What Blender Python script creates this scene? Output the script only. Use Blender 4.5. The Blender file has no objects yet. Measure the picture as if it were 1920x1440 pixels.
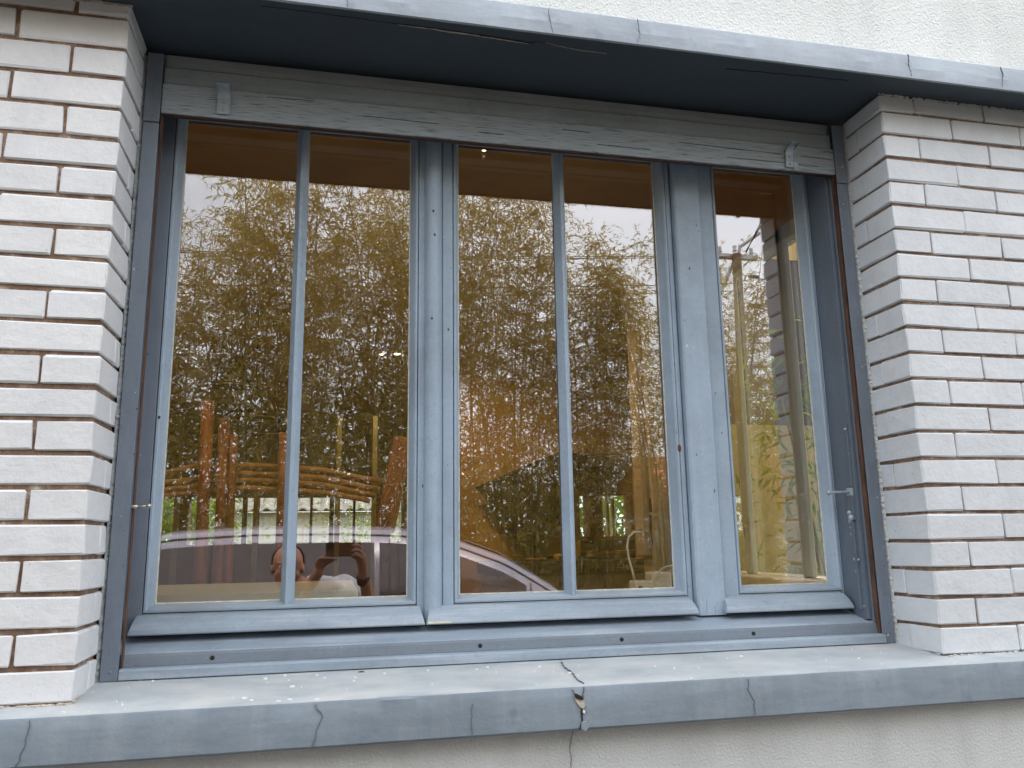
import bpy, bmesh, math, random
from mathutils import Vector, Matrix, noise as mnoise
R = math.radians
random.seed(7)
S = bpy.context.scene
C = S.collection

# ------------------------------------------------------------------ camera, sky, sun, exposure
CAM = Vector((0.492, -1.8281, 0.2986))
cam = bpy.data.objects.new('camera', bpy.data.cameras.new('camera'))
C.objects.link(cam)
yaw, pit, rol = 0.2212, 0.1948, -0.017
f_ = Vector((math.sin(yaw)*math.cos(pit), math.cos(yaw)*math.cos(pit), math.sin(pit)))
r_ = Vector((math.cos(yaw), -math.sin(yaw), 0)); u_ = r_.cross(f_)
r2 = r_*math.cos(rol)+u_*math.sin(rol); u2 = -r_*math.sin(rol)+u_*math.cos(rol)
m = Matrix((r2, u2, -f_)).transposed().to_4x4(); m.translation = CAM
cam.matrix_world = m
cam.data.sensor_width = 36; cam.data.lens = 36*1507/1920
cam.data.clip_start = 0.01; cam.data.clip_end = 2000
S.camera = cam

SUN_EL, SUN_AZ = 58, 20          # sun stands behind the building (+y), a little to the right
W = bpy.data.worlds.new('World'); S.world = W; W.use_nodes = True
nt = W.node_tree; nt.nodes.clear()
out = nt.nodes.new('ShaderNodeOutputWorld'); bg = nt.nodes.new('ShaderNodeBackground')
sky = nt.nodes.new('ShaderNodeTexSky'); sky.sky_type = 'NISHITA'; sky.sun_disc = False
sky.sun_elevation = R(SUN_EL); sky.sun_rotation = R(SUN_AZ); sky.air_density = 1.0; sky.dust_density = 2.0
tc = nt.nodes.new('ShaderNodeTexCoord'); mp = nt.nodes.new('ShaderNodeMapping'); mp.inputs['Scale'].default_value = (1, 1, 2.4)
nz = nt.nodes.new('ShaderNodeTexNoise'); nz.inputs['Scale'].default_value = 2.6; nz.inputs['Detail'].default_value = 7; nz.inputs['Roughness'].default_value = .55
cr = nt.nodes.new('ShaderNodeValToRGB'); cr.color_ramp.elements[0].position = .30; cr.color_ramp.elements[1].position = .52; cr.color_ramp.elements[0].color = (.62, .62, .62, 1)
mx = nt.nodes.new('ShaderNodeMix'); mx.data_type = 'RGBA'
L = nt.links.new
L(tc.outputs['Generated'], mp.inputs['Vector']); L(mp.outputs[0], nz.inputs['Vector']); L(nz.outputs[0], cr.inputs[0])
L(cr.outputs[0], mx.inputs[0]); L(sky.outputs[0], mx.inputs[6]); mx.inputs[7].default_value = (30.5, 31.3, 33.4, 1)
L(mx.outputs[2], bg.inputs[0]); bg.inputs[1].default_value = .12; L(bg.outputs[0], out.inputs[0])

sd = bpy.data.lights.new('sun', 'SUN'); sd.energy = 5.0; sd.angle = R(.6); sd.color = (1, .94, .84)
sun = bpy.data.objects.new('sun', sd); C.objects.link(sun)
sdir = Vector((math.sin(R(SUN_AZ))*math.cos(R(SUN_EL)), math.cos(R(SUN_AZ))*math.cos(R(SUN_EL)), math.sin(R(SUN_EL))))
sun.rotation_euler = sdir.to_track_quat('Z', 'Y').to_euler(); sun.location = (3, 12, 15)
S.view_settings.view_transform = 'Standard'; S.view_settings.look = 'None'
S.view_settings.gamma = 1; S.view_settings.use_curve_mapping = False
S.view_settings.exposure = -0.33
S.render.engine = 'CYCLES'
S.cycles.max_bounces = 10; S.cycles.transparent_max_bounces = 24; S.cycles.glossy_bounces = 5; S.cycles.diffuse_bounces = 4

# ------------------------------------------------------------------ materials
def nodes(name):
    m = bpy.data.materials.new(name); m.use_nodes = True
    t = m.node_tree; b = t.nodes['Principled BSDF']
    return m, t, b, t.links.new
def pos(t, sc=(1, 1, 1)):
    g = t.nodes.new('ShaderNodeNewGeometry'); v = t.nodes.new('ShaderNodeVectorMath'); v.operation = 'MULTIPLY'
    v.inputs[1].default_value = sc; t.links.new(g.outputs['Position'], v.inputs[0]); return v.outputs[0]
def noise(t, vec, scale, det=4, rough=.55):
    n = t.nodes.new('ShaderNodeTexNoise'); n.inputs['Scale'].default_value = scale
    n.inputs['Detail'].default_value = det; n.inputs['Roughness'].default_value = rough
    t.links.new(vec, n.inputs['Vector']); return n.outputs[0]
def ramp(t, fac, stops):
    c = t.nodes.new('ShaderNodeValToRGB'); e = c.color_ramp.elements
    while len(e) < len(stops): e.new(.5)
    for i, (p, col) in enumerate(stops):
        e[i].position = p; e[i].color = (*col, 1) if len(col) == 3 else col
    t.links.new(fac, c.inputs[0]); return c.outputs[0]
def mixc(t, fac, a, b, mode='MIX'):
    n = t.nodes.new('ShaderNodeMix'); n.data_type = 'RGBA'; n.blend_type = mode
    for s, v in ((0, fac), (6, a), (7, b)):
        if hasattr(v, 'links'): t.links.new(v, n.inputs[s])
        elif s == 0: n.inputs[0].default_value = v
        else: n.inputs[s].default_value = (*v, 1)
    return n.outputs[2]
def bump(t, b, h, strength=.3, dist=.002, prev=None):
    n = t.nodes.new('ShaderNodeBump'); n.inputs['Strength'].default_value = strength; n.inputs['Distance'].default_value = dist
    t.links.new(h, n.inputs['Height'])
    if prev: t.links.new(prev, n.inputs['Normal'])
    t.links.new(n.outputs[0], b.inputs['Normal']); return n.outputs[0]
def sc(c, k): return tuple(x*k for x in c)
def plain(name, col, rough=.6, metal=0, var=.18, nscale=9, stretch=(1, 1, 1), bs=.15, bscale=120, spec=.5, coat=0):
    m, t, b, L = nodes(name)
    n = noise(t, pos(t, stretch), nscale, 5)
    L(ramp(t, n, [(.3, sc(col, 1-var)), (.7, sc(col, 1+var))]), b.inputs['Base Color'])
    b.inputs['Roughness'].default_value = rough; b.inputs['Metallic'].default_value = metal
    b.inputs['Specular IOR Level'].default_value = spec; b.inputs['Coat Weight'].default_value = coat
    if bs: bump(t, b, noise(t, pos(t, stretch), bscale, 3), bs, .001)
    return m

def painted(name, col, stretch=(1, 1, 1), worn=(.52, .55, .58), wamt=.35, rough=.5, wscale=6, speck=True):
    m, t, b, L = nodes(name)
    p = pos(t, stretch)
    n = noise(t, p, 5, 6, .6)
    base = ramp(t, n, [(.28, sc(col, .86)), (.72, sc(col, 1.13))])
    w = noise(t, p, wscale, 8, .65)
    wm = ramp(t, w, [(.5, (0, 0, 0)), (.72, (wamt,)*3)])
    base = mixc(t, wm, base, worn)
    n3 = noise(t, pos(t), 60, 4, .7)
    base = mixc(t, ramp(t, n3, [(.57, (0, 0, 0)), (.72, (.4,)*3)]), base, sc(col, .42))
    nb = noise(t, pos(t, tuple(8*q for q in stretch)), 26, 4, .6)
    base = mixc(t, .32, base, ramp(t, nb, [(.3, sc(col, .68)), (.7, sc(col, 1.35))]))
    nd = noise(t, pos(t), 2.6, 7, .7)
    base = mixc(t, ramp(t, nd, [(.46, (0, 0, 0)), (.7, (.55,)*3)]), base, tuple(c*.42+.035 for c in col))
    if speck:
        sp = noise(t, pos(t), 230, 2, .5)
        base = mixc(t, ramp(t, sp, [(.735, (0, 0, 0)), (.76, (.55,)*3)]), base, (.62, .66, .7))
    L(base, b.inputs['Base Color'])
    L(ramp(t, n, [(.3, (rough-.08,)*3), (.7, (rough+.12,)*3)]), b.inputs['Roughness'])
    a = bump(t, b, noise(t, p, 35, 5), .35, .0015)
    bump(t, b, noise(t, pos(t), 420, 2), .22, .0006, a)
    return m

PAINT = (.32, .41, .505)
M = {}
M['frame'] = painted('slate blue wood paint', PAINT)
M['frame_h'] = painted('slate blue wood paint, weathered along the grain', (.275, .34, .405), (.6, 6, 8), (.50, .53, .56), .75, .55, 5)
M['frame_v'] = painted('slate blue wood paint, upright grain', PAINT, (6, 6, .5), (.42, .46, .5), .3, .5)
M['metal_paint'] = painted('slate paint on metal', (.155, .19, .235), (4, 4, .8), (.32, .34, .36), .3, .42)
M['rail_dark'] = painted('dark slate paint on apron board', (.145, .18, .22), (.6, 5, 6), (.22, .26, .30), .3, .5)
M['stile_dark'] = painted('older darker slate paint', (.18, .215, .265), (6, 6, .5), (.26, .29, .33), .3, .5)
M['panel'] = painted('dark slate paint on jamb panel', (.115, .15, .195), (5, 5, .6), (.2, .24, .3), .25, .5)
def concrete(name, col):
    m, t, b, L = nodes(name)
    p = pos(t, (1, 1, 1))
    n = noise(t, p, 3.2, 8, .62); n2 = noise(t, pos(t, (1, 2, 5)), 14, 6, .6); n3 = noise(t, p, 95, 5, .75)
    base = ramp(t, n, [(.28, sc(col, .74)), (.5, col), (.75, tuple(c*1.3+.02 for c in col))])
    st_ = noise(t, pos(t, (7, 1, .7)), 2.2, 6, .65)
    base = mixc(t, ramp(t, st_, [(.5, (0, 0, 0)), (.68, (.38,)*3)]), base, tuple(c*.5+.28 for c in col))
    base = mixc(t, .35, base, ramp(t, n2, [(.3, sc(col, .75)), (.7, sc(col, 1.25))]))
    base = mixc(t, ramp(t, n3, [(.63, (0, 0, 0)), (.75, (.4,)*3)]), base, sc(col, .5))
    bl = noise(t, pos(t, (1, 1, .8)), 21, 3, .5)
    base = mixc(t, ramp(t, bl, [(.66, (0, 0, 0)), (.74, (.35,)*3)]), base, sc(col, .55))
    gg = t.nodes.new('ShaderNodeNewGeometry'); sx = t.nodes.new('ShaderNodeSeparateXYZ'); L(gg.outputs['Normal'], sx.inputs[0])
    # paler mottled tone mixed in on upward-facing surfaces
    nw = noise(t, pos(t, (1, 1.6, 1)), 5.5, 6, .6); top_tone = ramp(t, nw, [(.3, (.33, .365, .38)), (.5, (.44, .475, .49)), (.72, (.56, .57, .55))])
    base = mixc(t, ramp(t, sx.outputs[2], [(.80, (0, 0, 0)), (.97, (.85,)*3)]), base, top_tone)
    L(base, b.inputs['Base Color']); b.inputs['Roughness'].default_value = .72
    a = bump(t, b, noise(t, p, 40, 8, .7), .45, .004); bump(t, b, noise(t, p, 300, 3), .3, .0008, a)
    return m
M['sill'] = concrete('grey blue painted concrete', (.20, .245, .285))
M['lintel'] = concrete('grey blue painted concrete lintel', (.30, .345, .39))
def brick_mat(nm='white masonry paint on brick', kq=(1, 1, 1)):
    m, t, b, L = nodes(nm)
    oi = t.nodes.new('ShaderNodeObjectInfo')
    p = pos(t)
    n = noise(t, p, 14, 6, .6)
    base = ramp(t, n, [(.3, (.64, .66, .67)), (.7, (.73, .745, .75))])
    base = mixc(t, .5, base, ramp(t, oi.outputs['Random'], [(0, (.66, .67, .69)), (1, (.78, .78, .785))]))
    n2 = noise(t, pos(t, (1, 1, 2)), 40, 6, .7)
    base = mixc(t, ramp(t, n2, [(.56, (0, 0, 0)), (.74, (.4,)*3)]), base, (.5, .5, .5))
    n4 = noise(t, pos(t, (1.3, 1.3, .6)), 5.5, 7, .65)
    base = mixc(t, ramp(t, n4, [(.48, (0, 0, 0)), (.7, (.5,)*3)]), base, (.56, .57, .585))
    ch = noise(t, p, 75, 3, .6)
    base = mixc(t, ramp(t, ch, [(.70, (0, 0, 0)), (.72, (.7,)*3)]), base, (.45, .40, .36))
    base = mixc(t, 1, base, kq, 'MULTIPLY')
    L(base, b.inputs['Base Color']); b.inputs['Roughness'].default_value = .58
    a = bump(t, b, noise(t, p, 22, 6, .65), .75, .005)
    v = t.nodes.new('ShaderNodeTexVoronoi'); v.inputs['Scale'].default_value = 30; t.links.new(p, v.inputs['Vector'])
    h = ramp(t, v.outputs['Distance'], [(.0, (1, 1, 1)), (.16, (0, 0, 0))])
    a = bump(t, b, h, .12, .0015, a)
    bump(t, b, noise(t, p, 260, 3), .3, .0007, a)
    return m
M['brick'] = brick_mat(); M['brick_grey'] = brick_mat('white masonry paint tinted greyer', (.83, .86, .88))  # right pier: same brick paint multiplied by a greyer tint
def mortar_mat():
    m, t, b, L = nodes('brown mortar')
    p = pos(t); n = noise(t, p, 24, 6, .7)
    base = ramp(t, n, [(.25, (.11, .055, .038)), (.5, (.22, .14, .09)), (.60, (.32, .23, .16)), (.68, (.48, .45, .42)), (.8, (.60, .59, .58))])
    L(base, b.inputs['Base Color']); b.inputs['Roughness'].default_value = .95
    bump(t, b, noise(t, p, 180, 5, .7), .9, .004); return m
M['mortar'] = mortar_mat()
def stucco(name, col, sc_=150, st=1.0, dist=.006):
    m, t, b, L = nodes(name)
    p = pos(t); v = t.nodes.new('ShaderNodeTexVoronoi'); v.inputs['Scale'].default_value = sc_; t.links.new(p, v.inputs['Vector'])
    v.feature = 'SMOOTH_F1'
    n = noise(t, p, sc_*.9, 5, .7); n2 = noise(t, p, 1.7, 5)
    base = ramp(t, n2, [(.3, sc(col, .93)), (.7, sc(col, 1.05))])
    base = mixc(t, ramp(t, n, [(.64, (0, 0, 0)), (.8, (.45,)*3)]), base, sc(col, .55))
    sn = noise(t, pos(t, (3.5, 1, .9)), 1.6, 7, .65)
    base = mixc(t, ramp(t, sn, [(.48, (0, 0, 0)), (.7, (.45,)*3)]), base, sc(col, .74))
    L(base, b.inputs['Base Color']); b.inputs['Roughness'].default_value = .9
    a = bump(t, b, v.outputs['Distance'], st*.6, dist); bump(t, b, n, st, dist, a)
    return m
M['stucco'] = stucco('white roughcast render', (.74, .765, .745))
M['stucco_shade'] = stucco('roughcast render darkened for shade', (.63, .65, .64), 190, .6, .004)  # lower wall render toned darker for the shade below the sill
M['caulk'] = stucco('ragged grey mortar fillet', (.30, .32, .33), 120, 1, .006)
M['caulk_w'] = stucco('ragged pale mortar fillet', (.55, .56, .55), 120, 1, .006)
def grainwood():
    m, t, b, L = nodes('weathered painted wood with open grain')
    p = pos(t, (2.2, 1, 58)); n0 = noise(t, pos(t, (1.2, 1, 3)), 3, 4)
    vm = t.nodes.new('ShaderNodeVectorMath'); vm.operation = 'ADD'; t.links.new(p, vm.inputs[0])
    cx = t.nodes.new('ShaderNodeCombineXYZ'); t.links.new(n0, cx.inputs[2]); cx.inputs[0].default_value = 0
    s2 = t.nodes.new('ShaderNodeVectorMath'); s2.operation = 'SCALE'; s2.inputs['Scale'].default_value = 2.2
    t.links.new(cx.outputs[0], s2.inputs[0]); t.links.new(s2.outputs[0], vm.inputs[1])
    n = noise(t, vm.outputs[0], 6, 6, .62)
    base = ramp(t, n, [(.34, (.06, .075, .085)), (.42, (.30, .355, .395)), (.6, (.39, .455, .505)), (.8, (.52, .585, .63))])
    L(base, b.inputs['Base Color']); b.inputs['Roughness'].default_value = .7
    bump(t, b, n, .9, .004); return m
M['grain'] = grainwood()
M['slat'] = painted('dull grey green slat paint', (.27, .32, .345), (1, 4, 7), (.36, .41, .43), .4, .65)
M['slat_dark'] = painted('dark grey slat paint', (.26, .29, .30), (1, 4, 7), (.36, .4, .4), .4, .65)
M['rust'] = plain('rust brown bare wood edge', (.095, .048, .03), .85, 0, .5, 30, (3, 3, .6), .5, 200)
M['hair0'] = None
M['fleck2'] = plain('pale scuffed paint', (.5, .52, .53), .7, 0, .2, 60)
M['chipdark'] = plain('dark chipped spot', (.07, .065, .06), .8, 0, .3, 60)
M['hairline'] = plain('hairline crack', (.105, .13, .155), .95, 0, .3, 40, bs=0)
M['dark'] = plain('dark crack', (.02, .018, .016), .95, 0, .3, 40, bs=0)
M['dark_brown'] = plain('dark stained wood', (.05, .022, .014), .6, 0, .4, 20)
M['chip'] = plain('bare concrete chip', (.45, .40, .33), .9, 0, .35, 60, bs=.8, bscale=200)
M['fleck'] = plain('white paint fleck', (.8, .8, .77), .7, 0, .1, 60)
M['hardware'] = plain('grey blue painted iron', (.30, .36, .41), .42, .15, .25, 40, bs=.3, bscale=260)
M['steel'] = plain('bare steel', (.5, .47, .42), .35, .9, .3, 60)
M['putty'] = plain('pale glazing seal', (.62, .60, .50), .6, 0, .25, 50)
def glass():
    m, t, b, L = nodes('window glass'); t.nodes.remove(b)
    o = t.nodes['Material Output']
    g = t.nodes.new('ShaderNodeNewGeometry'); d = t.nodes.new('ShaderNodeVectorMath'); d.operation = 'DOT_PRODUCT'
    L(g.outputs['Normal'], d.inputs[0]); L(g.outputs['Incoming'], d.inputs[1])
    def mth(op, a, c=None):
        n = t.nodes.new('ShaderNodeMath'); n.operation = op
        for i, v in enumerate((a, c)):
            if v is None: continue
            if hasattr(v, 'links'): L(v, n.inputs[i])
            else: n.inputs[i].default_value = v
        return n.outputs[0]
    F0 = .145
    x = mth('SUBTRACT', 1, mth('ABSOLUTE', d.outputs['Value'])); x = mth('POWER', x, 5)
    F = mth('ADD', mth('MULTIPLY', x, 1-F0), F0)
    tr = t.nodes.new('ShaderNodeBsdfTransparent'); tr.inputs[0].default_value = (.95, .965, .955, 1)
    gl = t.nodes.new('ShaderNodeBsdfGlossy'); gl.inputs['Roughness'].default_value = 0; gl.inputs[0].default_value = (1, .985, .99, 1)
    bp = t.nodes.new('ShaderNodeBump'); bp.inputs['Strength'].default_value = .022; bp.inputs['Distance'].default_value = .003
    L(noise(t, pos(t), 2.2, 1), bp.inputs['Height']); L(bp.outputs[0], gl.inputs['Normal'])
    mi = t.nodes.new('ShaderNodeMixShader'); L(F, mi.inputs[0]); L(tr.outputs[0], mi.inputs[1]); L(gl.outputs[0], mi.inputs[2])
    L(mi.outputs[0], o.inputs[0]); return m
M['glass'] = glass()
def emis(name, col, s):
    m, t, b, L = nodes(name); b.inputs['Base Color'].default_value = (*col, 1)
    b.inputs['Emission Color'].default_value = (*col, 1); b.inputs['Emission Strength'].default_value = s; return m
def leafmat(name, a, c, trans=.45):
    m, t, b, L = nodes(name); o = t.nodes['Material Output']
    col = ramp(t, noise(t, pos(t), 9, 3, .7), [(.25, a), (.5, tuple((x+y)/2 for x, y in zip(a, c))), (.75, c)])
    L(col, b.inputs['Base Color']); b.inputs['Roughness'].default_value = .45
    tl = t.nodes.new('ShaderNodeBsdfTranslucent'); L(mixc(t, 1, col, (1.5, 1.35, .5), 'MULTIPLY'), tl.inputs[0])
    mi = t.nodes.new('ShaderNodeMixShader'); mi.inputs[0].default_value = trans
    L(b.outputs[0], mi.inputs[1]); L(tl.outputs[0], mi.inputs[2]); L(mi.outputs[0], o.inputs[0]); return m
M['bamboo'] = leafmat('bamboo leaves', (.21, .175, .06), (.50, .40, .16), .58)
M['green_leaf'] = leafmat('green leaves', (.09, .17, .03), (.20, .30, .07), .55)
M['culm'] = plain('bamboo culm', (.24, .20, .07), .5, 0, .3, 8)

# ------------------------------------------------------------------ mesh helpers
def thing(name, label, cat, loc=(0, 0, 0), rz=0, group=None):
    o = bpy.data.objects.new(name, None); C.objects.link(o); o.location = loc; o.rotation_euler = (0, 0, rz)
    o.empty_display_size = .1
    o['label'] = label; o['category'] = cat
    if group: o['group'] = group
    return o
def tag(o, label, cat, group=None):
    o['label'] = label; o['category'] = cat
    if group: o['group'] = group
    return o
class MB:
    def __init__(s): s.v = []; s.f = []
    def add(s, vs, fs):
        k = len(s.v); s.v += [tuple(v) for v in vs]; s.f += [tuple(i+k for i in f) for f in fs]; return s
    def box(s, a, b, ch=0):
        (x0, y0, z0), (x1, y1, z1) = a, b
        if ch <= 0:
            return s.add([(x, y, z) for x in (x0, x1) for y in (y0, y1) for z in (z0, z1)],
                [(0, 1, 3, 2), (4, 6, 7, 5), (0, 4, 5, 1), (2, 3, 7, 6), (0, 2, 6, 4), (1, 5, 7, 3)])
        bm = bmesh.new(); bmesh.ops.create_cube(bm, size=1)
        for v in bm.verts: v.co = Vector(((x0+x1)/2+v.co.x*(x1-x0), (y0+y1)/2+v.co.y*(y1-y0), (z0+z1)/2+v.co.z*(z1-z0)))
        bmesh.ops.bevel(bm, geom=bm.edges[:], offset=ch, segments=1, affect='EDGES', profile=.5)
        bm.verts.index_update(); s.add([v.co[:] for v in bm.verts], [[v.index for v in f.verts] for f in bm.faces]); bm.free(); return s
    def prism(s, prof, axis, a, b, ca=0, cb=0):
        """profile (list of 2D points) extruded along axis from a to b"""
        def P(t, p):
            return {'x': (t, p[0], p[1]), 'y': (p[0], t, p[1]), 'z': (p[0], p[1], t)}[axis]
        n = len(prof); vs = [P(a, p) for p in prof]+[P(b, p) for p in prof]
        return s.add(vs, [(i, (i+1) % n, n+(i+1) % n, n+i) for i in range(n)]+[tuple(range(n))[::-1], tuple(range(n, 2*n))])
    def tube(s, pts, rad, n=10, cap=True):
        pts = [Vector(p) for p in pts]; rad = rad if hasattr(rad, '__len__') else [rad]*len(pts)
        base = len(s.v); up = Vector((0, 0, 1)); rings = []
        for i, p in enumerate(pts):
            d = (pts[min(i+1, len(pts)-1)]-pts[max(i-1, 0)]).normalized()
            a = d.cross(up)
            if a.length < .05: a = d.cross(Vector((1, 0, 0)))
            a.normalize(); b = d.cross(a)
            rings.append([p+(a*math.cos(t)+b*math.sin(t))*rad[i] for t in [2*math.pi*k/n for k in range(n)]])
        vs = [v for r in rings for v in r]; fs = []
        for i in range(len(pts)-1):
            for k in range(n): fs.append((i*n+k, i*n+(k+1) % n, (i+1)*n+(k+1) % n, (i+1)*n+k))
        if cap: fs += [tuple(range(n))[::-1], tuple(range((len(pts)-1)*n, len(pts)*n))]
        return s.add(vs, fs)
    def ball(s, c, r, nu=16, nv=10, sx=1, sy=1, sz=1):
        c = Vector(c); vs = []; fs = []
        for j in range(nv+1):
            th = math.pi*j/nv
            for i in range(nu):
                ph = 2*math.pi*i/nu
                vs.append(c+Vector((r*sx*math.sin(th)*math.cos(ph), r*sy*math.sin(th)*math.sin(ph), r*sz*math.cos(th))))
        for j in range(nv):
            for i in range(nu): fs.append((j*nu+i, j*nu+(i+1) % nu, (j+1)*nu+(i+1) % nu, (j+1)*nu+i))
        return s.add(vs, fs)
    def lathe(s, prof, c, n=24):
        c = Vector(c); vs = []; fs = []
        for r, z in prof:
            for i in range(n): a = 2*math.pi*i/n; vs.append(c+Vector((r*math.cos(a), r*math.sin(a), z)))
        for j in range(len(prof)-1):
            for i in range(n): fs.append((j*n+i, j*n+(i+1) % n, (j+1)*n+(i+1) % n, (j+1)*n+i))
        return s.add(vs, fs)
    def mesh(s, name, mat, smooth=False):
        me = bpy.data.meshes.new(name); me.from_pydata(s.v, [], s.f); me.materials.append(mat)
        bm = bmesh.new(); bm.from_mesh(me); bmesh.ops.recalc_face_normals(bm, faces=bm.faces); bm.to_mesh(me); bm.free()
        if smooth: me.shade_smooth()
        return me
    def build(s, name, mat, parent=None, smooth=False, bevel=0, raw=False):
        if raw:
            me = bpy.data.meshes.new(name); me.from_pydata(s.v, [], s.f); me.materials.append(mat)
        else: me = s.mesh(name, mat, smooth)
        return link(name, me, parent, bevel)
def link(name, me, parent=None, bevel=0, loc=None):
    o = bpy.data.objects.new(name, me); C.objects.link(o)
    if parent is not None: o.parent = parent
    if loc is not None: o.location = loc
    if bevel:
        b = o.modifiers.new('bevel', 'BEVEL'); b.width = bevel; b.segments = 2; b.limit_method = 'ANGLE'; b.angle_limit = R(35)
    return o
def struct(o): o['kind'] = 'structure'; return o
def stuff(o): o['kind'] = 'stuff'; return o

# ------------------------------------------------------------------ ground
GZ = -1.35
def ground_mat():
    m, t, b, L = nodes('gravel drive and grass'); p = pos(t)
    n = noise(t, p, .35, 5); n2 = noise(t, p, 28, 6, .7)
    g = ramp(t, n2, [(.3, (.028, .026, .024)), (.7, (.075, .07, .064))]); gr = ramp(t, n2, [(.3, (.015, .025, .008)), (.7, (.05, .065, .02))])
    L(mixc(t, ramp(t, n, [(.52, (0, 0, 0)), (.6, (1, 1, 1))]), g, gr), b.inputs['Base Color']); b.inputs['Roughness'].default_value = .95
    bump(t, b, n2, .8, .02); return m
g = MB(); N = 24
for i in range(N+1):
    for j in range(N+1):
        x = (i/N-.5)*2; y = (j/N-.5)*2; X = math.copysign(abs(x)**3, x)*600; Y = math.copysign(abs(y)**3, y)*600
        g.v.append((X, Y, GZ))
for i in range(N):
    for j in range(N): a = i*(N+1)+j; g.f.append((a, a+N+1, a+N+2, a+1))
struct(g.build('ground', ground_mat()))

# ------------------------------------------------------------------ facade walls (all part of the house)
WID = 2.001; ZT = 1.545; H = .0713; PB = .2361
house = thing('house', 'white rendered house front with a slate blue window between painted brick piers', 'house', (1, .2, GZ))
def hb(mb, name, mat, **k):
    o = mb.build(name, mat, None, **k); o.parent = house; o.matrix_parent_inverse = Matrix.Translation(-Vector(house.location)); return o
b = MB().box((-3.2, -.004, 1.613), (3.02, .30, 3.6)); hb(b, 'upper_wall', M['stucco'])
b = MB().box((-3.2, -.03, GZ), (3.02, .28, -.09)); hb(b, 'lower_wall', M['stucco_shade'])
b = MB().box((-3.2, .001, -.09), (-.75, .28, 1.56)); hb(b, 'side_wall', M['stucco'])

# ------------------------------------------------------------------ sill
def rough_beam(prof, x0, x1, n, amp, seed):
    """profile extruded along x in n steps with small irregularities"""
    mb = MB(); k = len(prof)
    for i in range(n+1):
        x = x0+(x1-x0)*i/n
        for j, (y, z) in enumerate(prof):
            d = mnoise.noise(Vector((x*7, j*3.1+seed, seed)))*amp+mnoise.noise(Vector((x*31, j*5.7, seed)))*amp*.45
            e = mnoise.noise(Vector((x*9+5, j*2.3, seed+4)))*amp
            mb.v.append((x, y+d*.6, z+e*.7))
    for i in range(n):
        for j in range(k): mb.f.append((i*k+j, i*k+(j+1) % k, (i+1)*k+(j+1) % k, (i+1)*k+j))
    mb.f.append(tuple(range(k))[::-1]); mb.f.append(tuple(range(n*k, n*k+k)))
    return mb
sill = thing('window_sill', 'projecting grey blue concrete sill running below the window and both brick piers', 'window sill', (1, 0, 0))
def child(mb, name, mat, par, **k):
    o = mb.build(name, mat, None, **k); o.parent = par; o.matrix_parent_inverse = Matrix.Translation(-Vector(par.location)); return o
rb = rough_beam([(.26, .021), (.1, .0095), (-.02, -.0015), (-.072, -.0052), (-.0785, -.0078), (-.0805, -.012), (-.082, -.05), (-.0815, -.091), (-.078, -.0955), (-.031, -.097), (.26, -.089)], -3.2, 3.02, 420, .0012, 3)
o = child(rb, 'sill_body', M['sill'], sill, smooth=True); o.data.set_sharp_from_angle(angle=R(30))
def crack(pts, w, par, plane='y', off=-.0835, mat='hairline', name='crack', jag=.004, seed=0):
    """thin jagged sliver following pts given in (x, z) or (x, y)"""
    rnd = random.Random(seed); mb = MB(); P = []
    for (a, c) in zip(pts[:-1], pts[1:]):
        n = max(2, int(math.dist(a, c)/.007))
        for i in range(n): t = i/n; P.append((a[0]+(c[0]-a[0])*t+rnd.uniform(-jag, jag)*.5, a[1]+(c[1]-a[1])*t+rnd.uniform(-jag, jag)*.3))
    P.append(pts[-1]); k = len(P)
    vert = abs(pts[-1][1]-pts[0][1]) > abs(pts[-1][0]-pts[0][0])
    for i, (x, z) in enumerate(P):
        ww = w*.55*(.25+.75*rnd.random())*min(1, .25+min(i, k-1-i)/4)/2
        for s_ in (-1, 1):
            px, pz = (x+s_*ww, z) if vert else (x, z+s_*ww)
            for dd in (0, .004):
                mb.v.append((px, off+dd, pz) if plane == 'y' else (px, pz, (off(px, pz) if callable(off) else off)-dd))
    for i in range(k-1):
        a = i*4; c = a+4
        mb.f += [(a, a+2, c+2, c), (a, c, c+1, a+1), (a+2, a+3, c+3, c+2)]
    return child(mb, name, M[mat], par)
# positions along the sill read from the picture
crack([(-.045, -.012), (-.05, -.05), (-.062, -.094)], .0022, sill, seed=1)
crack([(.47, -.012), (.485, -.035), (.474, -.06), (.468, -.09)], .002, sill, seed=2)
crack([(1.022, -.03), (1.026, -.05), (1.025, -.075), (1.018, -.094)], .009, sill, seed=3, jag=.002, mat='dark')
crack([(1.033, -.008), (1.03, -.024), (1.026, -.034)], .003, sill, seed=4, mat='dark')
crack([(1.005, -.012), (1.010, -.022)], .002, sill, seed=34)
crack([(1.418, -.012), (1.417, -.04), (1.43, -.06), (1.428, -.09)], .0018, sill, seed=5)
crack([(2.16, -.012), (2.175, -.06), (2.19, -.09)], .0018, sill, seed=7)
crack([(.79, -.03), (.785, -.06), (.79, -.088)], .001, sill, seed=8)
zs = lambda x, y: -.0015+(y+.02)*.09+.004
crack([(1.045, .14), (1.035, .08), (1.04, .03), (1.032, -.02), (1.036, -.07)], .0009, sill, 'z', zs, seed=9)
crack([(1.02, -.103), (1.012, -.14), (1.014, -.19), (1.0, -.26)], .0010, house, 'y', -.0315, seed=11)
def sliver(pts, par, mat, y=-.0848, name='chip', th=.003):
    n = len(pts); mb = MB(); mb.add([(x, y, z) for x, z in pts]+[(x, y+th, z) for x, z in pts],
        [tuple(range(n))]+[(i, (i+1) % n, n+(i+1) % n, n+i) for i in range(n)]); return child(mb, name, M[mat], par)
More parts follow.
